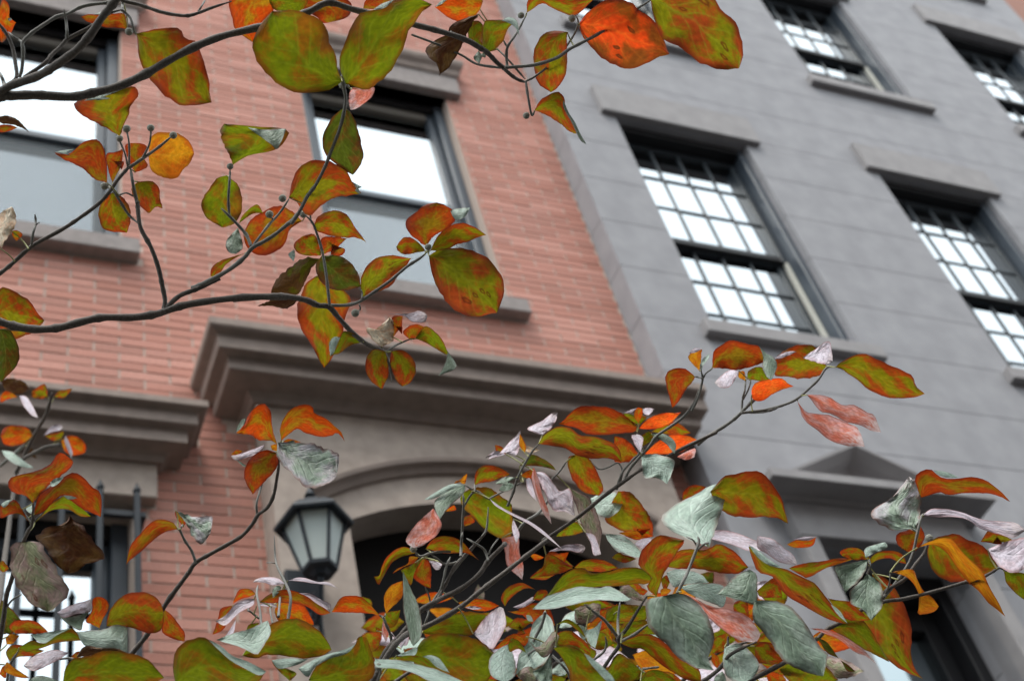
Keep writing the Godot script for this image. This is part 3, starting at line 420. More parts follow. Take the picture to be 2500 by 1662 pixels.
		["G", 2.41, [1743, 1696, 1749, 1681, 1747, 1670, 1735, 1662, 1724, 1658], [1728, 1691, 1721, 1683, 1721, 1669]],
		["L", 2.75, [1477, 1624, 1498, 1608, 1503, 1596, 1488, 1584, 1469, 1578], [1466, 1614, 1462, 1603, 1466, 1588]],
		["G", 2.81, [1483, 1511, 1506, 1522, 1528, 1521, 1550, 1507, 1564, 1492], [1501, 1499, 1521, 1493, 1547, 1492]],
		["O", 2.42, [1792, 1521, 1818, 1525, 1836, 1518, 1850, 1497, 1857, 1479], [1798, 1494, 1811, 1480, 1837, 1476]],
		["L", 2.85, [1338, 1676, 1356, 1700, 1378, 1711, 1408, 1708, 1430, 1700], [1366, 1664, 1390, 1665, 1415, 1683]],
		["O", 2.19, [1971, 1565, 2010, 1588, 2048, 1591, 2093, 1574, 2122, 1554], [2007, 1538, 2044, 1529, 2090, 1540]],
		["S", 2.83, [1897, 1667, 1888, 1645, 1874, 1635, 1852, 1634, 1835, 1638], [1873, 1677, 1856, 1674, 1842, 1656]],
		["M", 2.76, [1045, 1676, 1061, 1681, 1078, 1680, 1097, 1674, 1109, 1669], [1059, 1658, 1075, 1652, 1095, 1658]],
		["G", 2.78, [881, 1653, 854, 1638, 827, 1634, 793, 1639, 770, 1644], [851, 1679, 823, 1684, 790, 1667]],
		["G", 2.16, [1499, 1571, 1483, 1550, 1464, 1542, 1439, 1546, 1421, 1553], [1475, 1585, 1455, 1585, 1433, 1569]],
		["Y", 2.27, [1499, 1576, 1491, 1551, 1476, 1534, 1450, 1522, 1430, 1517], [1469, 1576, 1448, 1565, 1435, 1539]],
		["Y", 2.26, [1640, 1457, 1669, 1464, 1695, 1460, 1723, 1442, 1740, 1428], [1656, 1419, 1679, 1403, 1714, 1411]],
		["g", 2.49, [1150, 1586, 1160, 1603, 1174, 1613, 1194, 1616, 1209, 1616], [1169, 1586, 1184, 1592, 1200, 1605]],
		["L", 2.71, [1595, 1683, 1626, 1690, 1655, 1688, 1689, 1677, 1712, 1668], [1622, 1660, 1650, 1651, 1687, 1657]],
		["M", 2.40, [1521, 1628, 1491, 1605, 1460, 1597, 1420, 1602, 1392, 1612], [1487, 1637, 1455, 1636, 1417, 1624]],
		["M", 2.27, [1555, 1463, 1568, 1447, 1568, 1435, 1556, 1423, 1543, 1417], [1534, 1456, 1527, 1446, 1533, 1430]],
		["S", 2.77, [1617, 1639, 1614, 1624, 1607, 1613, 1592, 1606, 1581, 1603], [1601, 1638, 1590, 1631, 1583, 1616]],
		["G", 2.65, [1999, 1645, 1972, 1629, 1945, 1626, 1915, 1637, 1894, 1651], [1974, 1659, 1948, 1664, 1916, 1658]],
		["M", 2.37, [1169, 1580, 1188, 1581, 1203, 1576, 1216, 1561, 1224, 1549], [1173, 1555, 1185, 1543, 1206, 1543]],
		["R", 2.22, [1355, 1526, 1344, 1490, 1324, 1473, 1290, 1474, 1263, 1483], [1325, 1531, 1300, 1524, 1276, 1502]],
		["M", 2.57, [1910, 1581, 1904, 1548, 1890, 1534, 1864, 1540, 1843, 1554], [1888, 1588, 1870, 1585, 1853, 1568]],
		["G", 2.37, [1019, 1654, 1002, 1626, 979, 1612, 945, 1610, 921, 1612], [981, 1675, 953, 1673, 931, 1643]],
		["L", 2.74, [1397, 1544, 1414, 1581, 1436, 1596, 1471, 1591, 1498, 1576], [1427, 1538, 1453, 1543, 1481, 1561]],
		["L", 2.72, [1581, 1606, 1586, 1594, 1585, 1584, 1578, 1572, 1572, 1565], [1563, 1599, 1556, 1590, 1562, 1576]],
		["M", 2.35, [1078, 1575, 1076, 1552, 1066, 1538, 1046, 1531, 1029, 1530], [1058, 1572, 1044, 1563, 1034, 1545]],
		["g", 2.23, [1339, 1569, 1361, 1590, 1386, 1600, 1419, 1598, 1441, 1592], [1369, 1556, 1396, 1558, 1424, 1575]],
		["S", 2.78, [1433, 1698, 1455, 1677, 1458, 1662, 1440, 1650, 1418, 1645], [1418, 1688, 1412, 1675, 1414, 1657]],
		["S", 2.83, [1478, 1552, 1456, 1534, 1436, 1531, 1412, 1544, 1398, 1559], [1459, 1566, 1439, 1571, 1414, 1566]],
		["R", 2.19, [1453, 1543, 1477, 1536, 1491, 1523, 1496, 1498, 1495, 1479], [1446, 1515, 1452, 1496, 1474, 1484]],
		["D", 2.70, [1882, 1699, 1885, 1679, 1879, 1664, 1862, 1654, 1848, 1648], [1852, 1701, 1838, 1692, 1839, 1669]],
		["R", 2.22, [1526, 1674, 1495, 1655, 1462, 1649, 1421, 1653, 1394, 1658], [1488, 1711, 1453, 1719, 1416, 1692]],
		["g", 2.48, [1710, 1446, 1729, 1441, 1740, 1430, 1744, 1411, 1743, 1396], [1699, 1421, 1703, 1405, 1723, 1397]],
		["g", 2.38, [915, 1673, 937, 1693, 962, 1704, 994, 1707, 1017, 1706], [947, 1661, 975, 1663, 1002, 1684]],
		["M", 2.19, [1859, 1620, 1883, 1637, 1908, 1644, 1940, 1641, 1962, 1635], [1886, 1613, 1912, 1615, 1942, 1625]],
		["S", 2.38, [1992, 1609, 2016, 1642, 2044, 1657, 2083, 1651, 2111, 1638], [2025, 1603, 2056, 1608, 2089, 1624]],
		["M", 2.48, [1673, 1683, 1662, 1669, 1649, 1661, 1630, 1659, 1616, 1660], [1652, 1694, 1636, 1692, 1623, 1676]],
		["g", 2.37, [1700, 1570, 1724, 1581, 1746, 1583, 1774, 1576, 1792, 1568], [1723, 1558, 1746, 1555, 1773, 1560]],
		["G", 2.25, [1900, 1486, 1918, 1472, 1923, 1455, 1917, 1434, 1910, 1419], [1867, 1465, 1860, 1446, 1882, 1429]],
		["M", 2.55, [887, 1592, 909, 1591, 922, 1582, 930, 1563, 933, 1548], [881, 1563, 887, 1547, 911, 1543]],
		["L", 2.29, [1198, 1582, 1221, 1617, 1249, 1632, 1290, 1628, 1319, 1615], [1233, 1574, 1264, 1578, 1298, 1598]],
		["G", 2.20, [883, 1671, 902, 1684, 922, 1687, 947, 1681, 963, 1673], [903, 1660, 923, 1657, 947, 1665]],
		["M", 2.78, [1469, 1571, 1489, 1573, 1500, 1567, 1503, 1550, 1500, 1535], [1469, 1556, 1475, 1545, 1489, 1538]],
		["S", 2.35, [1852, 1596, 1867, 1619, 1886, 1628, 1911, 1623, 1930, 1613], [1873, 1592, 1893, 1594, 1915, 1605]],
		["R", 2.35, [1375, 1554, 1341, 1533, 1308, 1528, 1269, 1542, 1244, 1559], [1343, 1577, 1310, 1583, 1271, 1573]],
		["L", 2.70, [1673, 1653, 1702, 1669, 1729, 1671, 1761, 1656, 1781, 1640], [1697, 1630, 1724, 1622, 1757, 1629]],
		["G", 2.20, [1827, 1644, 1829, 1624, 1823, 1609, 1806, 1597, 1793, 1591], [1791, 1648, 1775, 1639, 1780, 1614]],
		["M", 2.25, [1741, 1596, 1761, 1592, 1774, 1582, 1780, 1562, 1781, 1547], [1738, 1573, 1745, 1558, 1764, 1549]],
		["R", 2.50, [984, 1584, 1002, 1627, 1028, 1646, 1070, 1640, 1101, 1624], [1017, 1581, 1048, 1589, 1080, 1609]],
		["G", 2.38, [1356, 1462, 1387, 1486, 1420, 1496, 1462, 1491, 1491, 1482], [1393, 1451, 1427, 1452, 1466, 1467]],
		["M", 2.83, [1720, 1587, 1743, 1622, 1769, 1634, 1804, 1622, 1830, 1603], [1749, 1578, 1777, 1579, 1809, 1592]],
		["M", 2.31, [1314, 1643, 1295, 1628, 1274, 1621, 1247, 1621, 1229, 1622], [1289, 1653, 1266, 1653, 1243, 1638]],
		["D", 2.50, [1557, 1637, 1582, 1641, 1601, 1635, 1616, 1615, 1624, 1597], [1565, 1613, 1580, 1600, 1605, 1596]],
		["M", 2.42, [962, 1619, 940, 1609, 917, 1607, 890, 1614, 872, 1622], [940, 1634, 918, 1638, 890, 1631]],
		["S", 2.85, [1186, 1533, 1206, 1542, 1225, 1542, 1249, 1536, 1264, 1530], [1204, 1509, 1224, 1502, 1248, 1513]],
		["R", 2.79, [1836, 1556, 1825, 1540, 1812, 1533, 1793, 1534, 1779, 1537], [1816, 1569, 1800, 1568, 1786, 1553]],
		["O", 2.54, [1425, 1620, 1426, 1593, 1417, 1578, 1394, 1574, 1374, 1578], [1406, 1617, 1392, 1608, 1381, 1591]],
		["M", 2.25, [1489, 1556, 1495, 1531, 1490, 1514, 1469, 1503, 1450, 1499], [1467, 1551, 1454, 1538, 1450, 1516]],
		["G", 2.88, [1525, 1650, 1542, 1659, 1558, 1659, 1574, 1649, 1585, 1639], [1538, 1639, 1553, 1634, 1572, 1635]],
		["L", 2.33, [1968, 1665, 1939, 1653, 1910, 1649, 1874, 1653, 1850, 1657], [1937, 1689, 1907, 1694, 1872, 1678]],
		["D", 2.30, [1132, 1680, 1140, 1649, 1134, 1632, 1109, 1625, 1085, 1627], [1108, 1678, 1094, 1667, 1087, 1645]],
		["G", 2.34, [1796, 1564, 1789, 1538, 1774, 1524, 1747, 1519, 1728, 1518], [1759, 1583, 1736, 1580, 1727, 1550]],
		["L", 2.39, [1890, 1458, 1887, 1431, 1877, 1419, 1855, 1420, 1836, 1428], [1868, 1465, 1853, 1461, 1841, 1444]],
		["D", 2.42, [1581, 1688, 1601, 1716, 1625, 1729, 1660, 1727, 1685, 1719], [1612, 1679, 1639, 1683, 1668, 1702]],
		["O", 2.50, [1578, 1456, 1594, 1484, 1615, 1496, 1645, 1491, 1667, 1481], [1605, 1447, 1628, 1450, 1652, 1466]],
		["G", 2.88, [1231, 1533, 1220, 1520, 1206, 1513, 1188, 1512, 1174, 1514], [1212, 1543, 1196, 1542, 1182, 1528]],
		["S", 2.15, [1936, 1694, 1965, 1716, 1995, 1724, 2034, 1717, 2060, 1705], [1968, 1687, 1999, 1687, 2035, 1697]],
		["S", 2.75, [1181, 1467, 1183, 1454, 1181, 1444, 1173, 1434, 1167, 1427], [1165, 1461, 1158, 1452, 1161, 1438]],
		["R", 2.57, [1588, 1567, 1580, 1550, 1568, 1541, 1549, 1539, 1535, 1540], [1566, 1577, 1551, 1574, 1540, 1557]],
		["g", 2.84, [1292, 1623, 1313, 1655, 1338, 1668, 1372, 1660, 1397, 1644], [1321, 1616, 1348, 1619, 1378, 1633]],
		["M", 2.44, [1458, 1647, 1443, 1624, 1424, 1612, 1396, 1610, 1376, 1611], [1430, 1656, 1407, 1652, 1387, 1632]],
		["M", 2.58, [1840, 1655, 1865, 1674, 1887, 1675, 1909, 1658, 1922, 1638], [1858, 1638, 1878, 1631, 1904, 1633]],
		["M", 2.37, [1108, 1601, 1127, 1635, 1151, 1651, 1187, 1646, 1214, 1634], [1140, 1594, 1167, 1599, 1196, 1618]],
		["P", 2.66, [1638, 1540, 1622, 1529, 1606, 1527, 1586, 1533, 1572, 1539], [1622, 1558, 1605, 1563, 1585, 1552]],
		["g", 2.24, [1713, 1698, 1686, 1686, 1660, 1685, 1630, 1695, 1611, 1707], [1689, 1718, 1664, 1725, 1632, 1718]],
		["M", 2.64, [1380, 1666, 1400, 1672, 1418, 1671, 1438, 1661, 1451, 1650], [1395, 1653, 1413, 1647, 1435, 1647]],
		["G", 2.26, [1502, 1648, 1480, 1636, 1458, 1634, 1432, 1641, 1415, 1650], [1481, 1660, 1459, 1664, 1433, 1658]],
		["M", 2.35, [1053, 1669, 1040, 1650, 1023, 1638, 999, 1631, 982, 1627], [1023, 1678, 1002, 1673, 987, 1650]]],
}
const TWIGS = {
	"upper": [
		[1.66, 1.74, 22, 16, [-43, 257, 0, 236, 36, 233, 89, 232, 171, 236, 214, 229, 286, 211, 350, 183, 400, 154, 464, 119, 536, 90, 607, 72, 700, 50]],
		[1.74, 1.76, 16, 12, [700, 50, 750, 30, 789, 9, 814, 7, 857, 21, 929, 39, 1000, 57, 1071, 75, 1136, 96, 1179, 121]],
		[1.76, 1.78, 12, 10, [1099, 82, 1153, 105, 1187, 126, 1214, 153, 1231, 166]],
		[1.66, 1.62, 20, 17, [-21, 250, 14, 214, 89, 186, 132, 161, 186, 121, 221, 82, 250, 39, 282, 0, 296, -21]],
		[1.70, 1.72, 9, 7, [11, 210, 38, 191, 36, 153, 29, 115, 15, 84, 0, 63, -11, 50]],
		[1.68, 1.74, 8, 8, [46, 187, 52, 168, 55, 122, 54, 103, 77, 80, 107, 59, 138, 40, 165, 33, 191, 19, 220, 11, 264, 6, 287, 0]],
		[1.72, 1.74, 5, 4, [54, 103, 36, 92, 19, 78]],
		[1.68, 1.73, 9, 7, [57, 189, 107, 155, 126, 132, 145, 115, 163, 96, 191, 80, 230, 59, 254, 36, 274, 29, 297, 23]],
		[1.71, 1.71, 8, 4, [163, 92, 161, 57, 155, 23]],
		[1.66, 1.70, 8, 7, [11, 212, 4, 191, -4, 176]],
		[1.73, 1.74, 6, 5, [295, 23, 316, 42, 323, 63, 329, 80, 341, 88]],
		[1.73, 1.76, 6, 6, [297, 25, 298, 11, 298, -8]],
		[1.73, 1.76, 9, 7, [286, -7, 304, 3, 339, 11, 393, 29, 446, 38, 475, 34, 518, 18, 564, 3]],
		[1.75, 1.78, 5, 4, [484, 27, 500, 0]],
		[1.78, 1.80, 9, 7, [1229, 166, 1248, 183, 1267, 195, 1284, 200]],
		[1.80, 1.78, 5, 5, [1284, 198, 1305, 187, 1336, 164, 1366, 134, 1397, 92, 1412, 57, 1405, 36]],
		[1.78, 1.74, 8, 7, [1231, 166, 1244, 164, 1305, 158, 1359, 141, 1393, 118, 1458, 84, 1515, 46, 1565, 15, 1595, -4]],
		[1.78, 1.80, 7, 5, [1238, 162, 1238, 118, 1259, 84, 1282, 42]],
		[1.79, 1.80, 5, 3, [1238, 114, 1225, 92, 1214, 80]],
		[1.79, 1.79, 5, 6, [1004, 84, 1076, 111, 1126, 134, 1164, 156, 1214, 164, 1229, 166]],
		[1.80, 1.80, 4, 5, [1214, 119, 1244, 149, 1282, 193]],
		[1.80, 1.80, 6, 5, [1284, 200, 1290, 240, 1298, 280, 1305, 271]],
		[1.75, 1.84, 7, 8, [832, 186, 838, 211, 843, 236, 841, 264, 829, 314, 807, 371, 793, 407, 771, 450, 750, 479, 732, 514, 711, 546]],
		[1.78, 1.76, 5, 4, [852, 214, 843, 200, 832, 179]]],
	"middle": [
		[1.80, 1.88, 19, 15, [-43, 771, 0, 786, 36, 797, 89, 804, 143, 800, 196, 786, 250, 775, 321, 775, 375, 768, 400, 761, 446, 746, 518, 734, 607, 725, 700, 725]],
		[1.88, 1.88, 15, 10, [569, 730, 653, 724, 699, 724, 745, 732, 775, 745, 802, 749, 825, 774, 856, 808, 894, 839, 940, 860]],
		[1.88, 1.87, 6, 4, [940, 860, 953, 900, 956, 932]],
		[1.84, 1.88, 8, 11, [714, 537, 672, 571, 642, 590, 615, 605, 596, 628, 557, 659, 500, 690, 469, 703]],
		[1.84, 1.84, 8, 8, [779, 426, 764, 460, 749, 479, 730, 517, 707, 544]],
		[1.88, 1.88, 10, 12, [536, 679, 482, 704, 439, 721, 411, 746, 400, 764]],
		[1.88, 1.89, 11, 9, [400, 757, 402, 732, 396, 700, 386, 654, 368, 604, 343, 557, 336, 514, 335, 493]],
		[1.89, 1.89, 8, 7, [334, 496, 325, 457, 318, 414]],
		[1.89, 1.87, 8, 5, [314, 409, 354, 382, 389, 357, 421, 330]],
		[1.89, 1.86, 5, 4, [311, 407, 304, 375, 289, 339]],
		[1.89, 1.88, 5, 4, [314, 404, 314, 350, 307, 314]],
		[1.88, 1.86, 5, 4, [346, 388, 364, 350, 368, 312]],
		[1.86, 1.90, 10, 8, [-36, 689, 0, 666, 29, 643, 64, 611, 89, 593, 150, 560, 193, 532, 236, 500, 264, 471, 286, 439, 312, 409]],
		[1.86, 1.87, 6, 5, [76, 596, 80, 568, 86, 546, 84, 523]],
		[1.87, 1.87, 4, 3, [86, 548, 96, 542]],
		[1.90, 1.89, 6, 6, [264, 457, 275, 464, 293, 493, 314, 525, 338, 546]],
		[1.89, 1.89, 4, 4, [288, 477, 307, 471, 326, 480]],
		[1.88, 1.90, 7, 5, [804, 745, 800, 705, 793, 651, 785, 609, 772, 567, 760, 540, 741, 523]],
		[1.90, 1.92, 4, 3, [760, 544, 752, 498]],
		[1.88, 1.88, 8, 6, [612, 600, 599, 571, 569, 537, 540, 509]],
		[1.88, 1.87, 6, 5, [559, 527, 557, 483, 560, 437, 561, 414]],
		[1.88, 1.92, 6, 5, [615, 602, 653, 552, 684, 517, 705, 485]],
		[1.90, 1.92, 4, 3, [664, 533, 655, 523]],
		[1.88, 1.86, 8, 6, [804, 745, 844, 745, 875, 737, 902, 720, 951, 686, 993, 651, 1028, 628, 1046, 611]],
		[1.87, 1.87, 4, 3, [883, 730, 883, 712, 875, 705]],
		[1.87, 1.86, 4, 3, [877, 743, 879, 755, 868, 764]],
		[1.87, 1.91, 5, 4, [942, 860, 957, 848, 978, 837, 1003, 827]]],
	"distant": [
		[3.2, 3.1, 9, 7, [38, 1155, 82, 1063, 107, 1020, 120, 984, 125, 959]],
		[3.2, 3.1, 8, 7, [0, 1137, 38, 1104, 61, 1084]],
		[3.2, 3.1, 9, 8, [51, 1124, 66, 1114, 89, 1102, 112, 1091, 145, 1086]]],
	"leftlow": [
		[1.95, 1.94, 12, 10, [231, 1709, 282, 1645, 323, 1593, 354, 1555, 379, 1516, 410, 1465, 450, 1411, 459, 1398]],
		[1.94, 1.92, 10, 7, [459, 1400, 476, 1374, 509, 1354, 553, 1330, 591, 1307, 617, 1277, 629, 1257, 652, 1239, 667, 1210, 674, 1175, 680, 1131, 677, 1087]],
		[1.93, 1.95, 6, 4, [627, 1257, 626, 1228, 635, 1195, 641, 1175]],
		[1.94, 1.92, 7, 5, [478, 1376, 467, 1345, 450, 1319, 438, 1294, 431, 1289]],
		[1.92, 1.95, 4, 4, [438, 1295, 445, 1280]],
		[1.94, 1.92, 9, 7, [26, 1385, 56, 1321, 68, 1295, 77, 1278, 80, 1229]],
		[1.93, 1.92, 5, 4, [77, 1278, 89, 1265, 107, 1249]],
		[1.93, 1.93, 4, 4, [77, 1278, 61, 1257, 51, 1242]],
		[1.95, 1.90, 12, 9, [-15, 1632, 0, 1550, 8, 1504, 15, 1452, 28, 1411, 51, 1327]],
		[1.93, 1.90, 5, 4, [15, 1482, 28, 1465, 51, 1451]],
		[1.9, 1.86, 6, 6, [15, 1670, 23, 1624, 41, 1593]],
		[1.9, 1.9, 5, 5, [144, 1609, 169, 1607, 205, 1614]]],
	"bottom": [
		[1.90, 2.05, 13, 10, [878, 1697, 908, 1646, 947, 1584, 970, 1559, 993, 1533, 1025, 1492, 1058, 1471, 1081, 1459, 1127, 1436, 1169, 1402, 1192, 1369, 1224, 1337, 1233, 1328]],
		[1.85, 2.0, 7, 4, [702, 1515, 709, 1462, 698, 1427, 677, 1385, 671, 1358, 669, 1307]],
		[1.98, 2.0, 3, 2, [672, 1375, 659, 1373, 649, 1374]],
		[1.88, 2.0, 6, 5, [679, 1505, 684, 1450]],
		[1.85, 2.0, 6, 5, [637, 1524, 633, 1485, 626, 1450, 629, 1429]],
		[2.0, 2.02, 5, 4, [631, 1509, 612, 1494, 605, 1488, 615, 1473]],
		[1.9, 2.0, 5, 4, [665, 1522, 659, 1489, 663, 1480]],
		[2.02, 2.04, 6, 4, [1192, 1369, 1182, 1342, 1157, 1325, 1139, 1314]],
		[2.02, 2.05, 4, 3, [1194, 1353, 1201, 1335, 1219, 1312]],
		[1.96, 2.06, 9, 6, [1035, 1492, 1065, 1466, 1081, 1439, 1095, 1411, 1111, 1381, 1134, 1355, 1185, 1300]],
		[1.98, 2.03, 7, 5, [1051, 1475, 1076, 1439, 1088, 1388, 1099, 1360]],
		[2.04, 2.0, 6, 4, [1115, 1372, 1102, 1376, 1083, 1376, 1069, 1365, 1053, 1355]],
		[2.02, 1.98, 6, 5, [1099, 1346, 1072, 1347, 1046, 1352, 1030, 1358, 1019, 1355, 1012, 1342]],
		[1.97, 1.95, 5, 4, [1032, 1362, 1025, 1369, 1012, 1376]],
		[1.98, 2.0, 6, 5, [1125, 1358, 1126, 1323, 1129, 1300]],
		[1.96, 1.95, 7, 5, [955, 1589, 954, 1554, 942, 1524, 935, 1508, 926, 1501]],
		[1.95, 1.95, 4, 3, [935, 1508, 942, 1499]],
		[1.84, 1.82, 7, 6, [1331, 1494, 1323, 1524, 1300, 1570, 1286, 1600, 1268, 1630, 1256, 1651]],
		[1.83, 1.72, 6, 5, [1289, 1598, 1312, 1584, 1350, 1580, 1358, 1579]],
		[1.70, 1.62, 6, 5, [919, 1669, 928, 1642, 926, 1630]],
		[2.0, 2.0, 4, 4, [1037, 1522, 1046, 1496, 1049, 1462, 1037, 1432]],
		[1.80, 1.74, 9, 7, [1453, 1671, 1473, 1633, 1491, 1605, 1511, 1577, 1510, 1557, 1529, 1537, 1559, 1488, 1580, 1455]],
		[1.80, 1.86, 7, 5, [1510, 1557, 1509, 1516, 1514, 1470]],
		[1.80, 1.74, 8, 5, [1510, 1557, 1478, 1516, 1453, 1496, 1427, 1475]],
		[1.80, 1.80, 8, 6, [1512, 1567, 1544, 1552, 1582, 1524]],
		[1.78, 1.84, 8, 6, [1654, 1448, 1669, 1417, 1681, 1392, 1702, 1338, 1707, 1320, 1704, 1310]],
		[1.84, 1.86, 5, 5, [1704, 1342, 1720, 1328, 1732, 1325]],
		[1.84, 1.84, 4, 4, [1701, 1331, 1692, 1318, 1676, 1310]],
		[1.82, 1.80, 6, 5, [1442, 1618, 1453, 1608, 1473, 1592, 1481, 1575, 1478, 1554]],
		[1.80, 1.74, 10, 7, [1697, 1671, 1727, 1656, 1758, 1631, 1778, 1603, 1806, 1585, 1847, 1567]],
		[1.80, 1.78, 6, 5, [1778, 1603, 1778, 1554]],
		[1.9, 1.85, 11, 9, [1821, 1666, 1842, 1656, 1900, 1623]],
		[1.92, 1.92, 6, 5, [1570, 1633, 1610, 1628]],
		[1.86, 1.86, 6, 5, [1348, 1600, 1369, 1620, 1386, 1641, 1392, 1661]]],
	"right": [
		[1.80, 1.86, 10, 7, [1793, 1695, 1814, 1673, 1850, 1652, 1911, 1620, 1993, 1562, 2018, 1537, 2061, 1516, 2101, 1491, 2158, 1469, 2208, 1462, 2280, 1444, 2352, 1423, 2388, 1415, 2423, 1397, 2441, 1387, 2459, 1394]],
		[1.85, 1.92, 8, 5, [2158, 1458, 2194, 1415, 2226, 1362, 2241, 1301, 2251, 1261, 2259, 1254]],
		[1.85, 1.88, 9, 6, [2155, 1466, 2165, 1441, 2208, 1415, 2237, 1376, 2259, 1347, 2269, 1315]],
		[1.85, 1.82, 5, 4, [2162, 1451, 2173, 1423, 2174, 1397]],
		[1.84, 1.84, 5, 4, [2119, 1401, 2126, 1380, 2121, 1365]]],
	"spray": [
		[1.80, 2.0, 14, 10, [873, 1716, 919, 1646, 954, 1586, 979, 1559, 998, 1545, 1035, 1531, 1081, 1508, 1127, 1480, 1173, 1443, 1219, 1408, 1266, 1372, 1312, 1337, 1342, 1314]],
		[2.02, 2.10, 9, 8, [1325, 1321, 1405, 1267, 1477, 1209, 1527, 1173, 1567, 1145, 1621, 1119, 1675, 1091, 1750, 1055]],
		[2.10, 2.12, 8, 7, [1704, 1085, 1730, 1064, 1768, 1041, 1793, 1023, 1811, 1006, 1832, 985, 1857, 962, 1883, 934, 1898, 924]],
		[2.11, 2.08, 6, 6, [1811, 1006, 1857, 1006, 1883, 1001, 1900, 995]],
		[2.08, 2.10, 6, 5, [1811, 1008, 1871, 1000, 1921, 986, 1950, 971, 1979, 946, 2000, 925, 2019, 898, 2041, 896]],
		[2.11, 2.12, 5, 4, [1811, 1004, 1814, 972, 1819, 952, 1821, 927]],
		[2.11, 2.11, 4, 4, [1815, 975, 1827, 952, 1834, 929]],
		[2.06, 2.06, 7, 6, [1520, 1181, 1534, 1152, 1549, 1130, 1585, 1091, 1603, 1065, 1639, 1040, 1668, 1018, 1693, 986, 1707, 950]],
		[2.06, 2.06, 6, 5, [1689, 1003, 1704, 972, 1712, 944, 1716, 924, 1712, 905]],
		[2.06, 2.06, 4, 4, [1716, 924, 1707, 921, 1696, 919]],
		[2.06, 2.05, 4, 4, [1717, 924, 1724, 911, 1739, 900]],
		[2.06, 2.10, 6, 5, [1073, 1450, 1102, 1400, 1131, 1364, 1174, 1314, 1188, 1289, 1192, 1238]],
		[2.05, 2.08, 6, 4, [1125, 1357, 1129, 1274, 1131, 1213, 1116, 1199]],
		[2.08, 2.08, 6, 5, [1239, 1235, 1253, 1202, 1264, 1166, 1282, 1130, 1300, 1101, 1316, 1083]],
		[2.08, 2.1, 4, 4, [1195, 1217, 1224, 1202, 1260, 1184, 1278, 1177]],
		[2.07, 2.07, 5, 4, [1131, 1238, 1159, 1199, 1188, 1215, 1199, 1220]],
		[2.07, 2.06, 4, 3, [1152, 1195, 1131, 1181]],
		[2.1, 2.1, 4, 4, [1347, 1170, 1365, 1152, 1383, 1127]],
		[2.08, 2.08, 4, 3, [1513, 1184, 1520, 1152, 1509, 1130, 1484, 1141, 1462, 1145, 1444, 1127]],
		[2.08, 2.1, 6, 5, [1505, 1195, 1520, 1152, 1545, 1123, 1563, 1101, 1556, 1055]],
		[2.06, 2.1, 4, 3, [1567, 1112, 1567, 1105, 1570, 1094]],
		[2.10, 2.16, 7, 6, [1260, 1303, 1282, 1274, 1318, 1249, 1350, 1202]],
		[2.08, 2.05, 5, 4, [1159, 1184, 1158, 1202, 1152, 1199]]],
	"filler": [
		[2.2, 2.3, 9, 6, [900, 1720, 1000, 1640, 1120, 1590, 1240, 1560]],
		[2.3, 2.4, 9, 6, [1250, 1720, 1330, 1640, 1420, 1580, 1500, 1540]],
		[2.3, 2.3, 9, 6, [1600, 1720, 1680, 1650, 1760, 1590, 1850, 1560]],
		[2.4, 2.4, 7, 5, [1400, 1700, 1500, 1660, 1600, 1600]],
		[2.3, 2.4, 7, 5, [700, 1720, 780, 1670, 860, 1620]]],
}
const BUDS = {
	"upper": [[314, 77, 1.74], [836, 208, 1.76], [1272, 37, 1.8], [1397, 45, 1.79], [1285, 282, 1.79]],
	"middle": [[291, 338, 1.86], [308, 314, 1.88], [367, 312, 1.86], [422, 330, 1.87], [254, 454, 1.89], [561, 406, 1.87], [689, 484, 1.9], [657, 523, 1.9], [740, 523, 1.9], [867, 764, 1.86], [1045, 603, 1.86]],
	"distant": [],
	"leftlow": [],
	"bottom": [[1009, 1340, 1.98], [924, 1628, 1.61]],
	"right": [[2270, 1314, 1.88]],
	"spray": [],
	"filler": [],
}

var cam_basis: Basis
var mats := {}
var box_cache := {}
var names := {}
var rng := RandomNumberGenerator.new()


func _ready() -> void:
	rng.seed = 7
	camera_and_light()
	make_materials()
	build_ground()
	build_brick_house()
	build_stone_house()
	build_far_house()
	build_opposite_row()
	build_window_guard()
	build_lantern()
	build_tree()


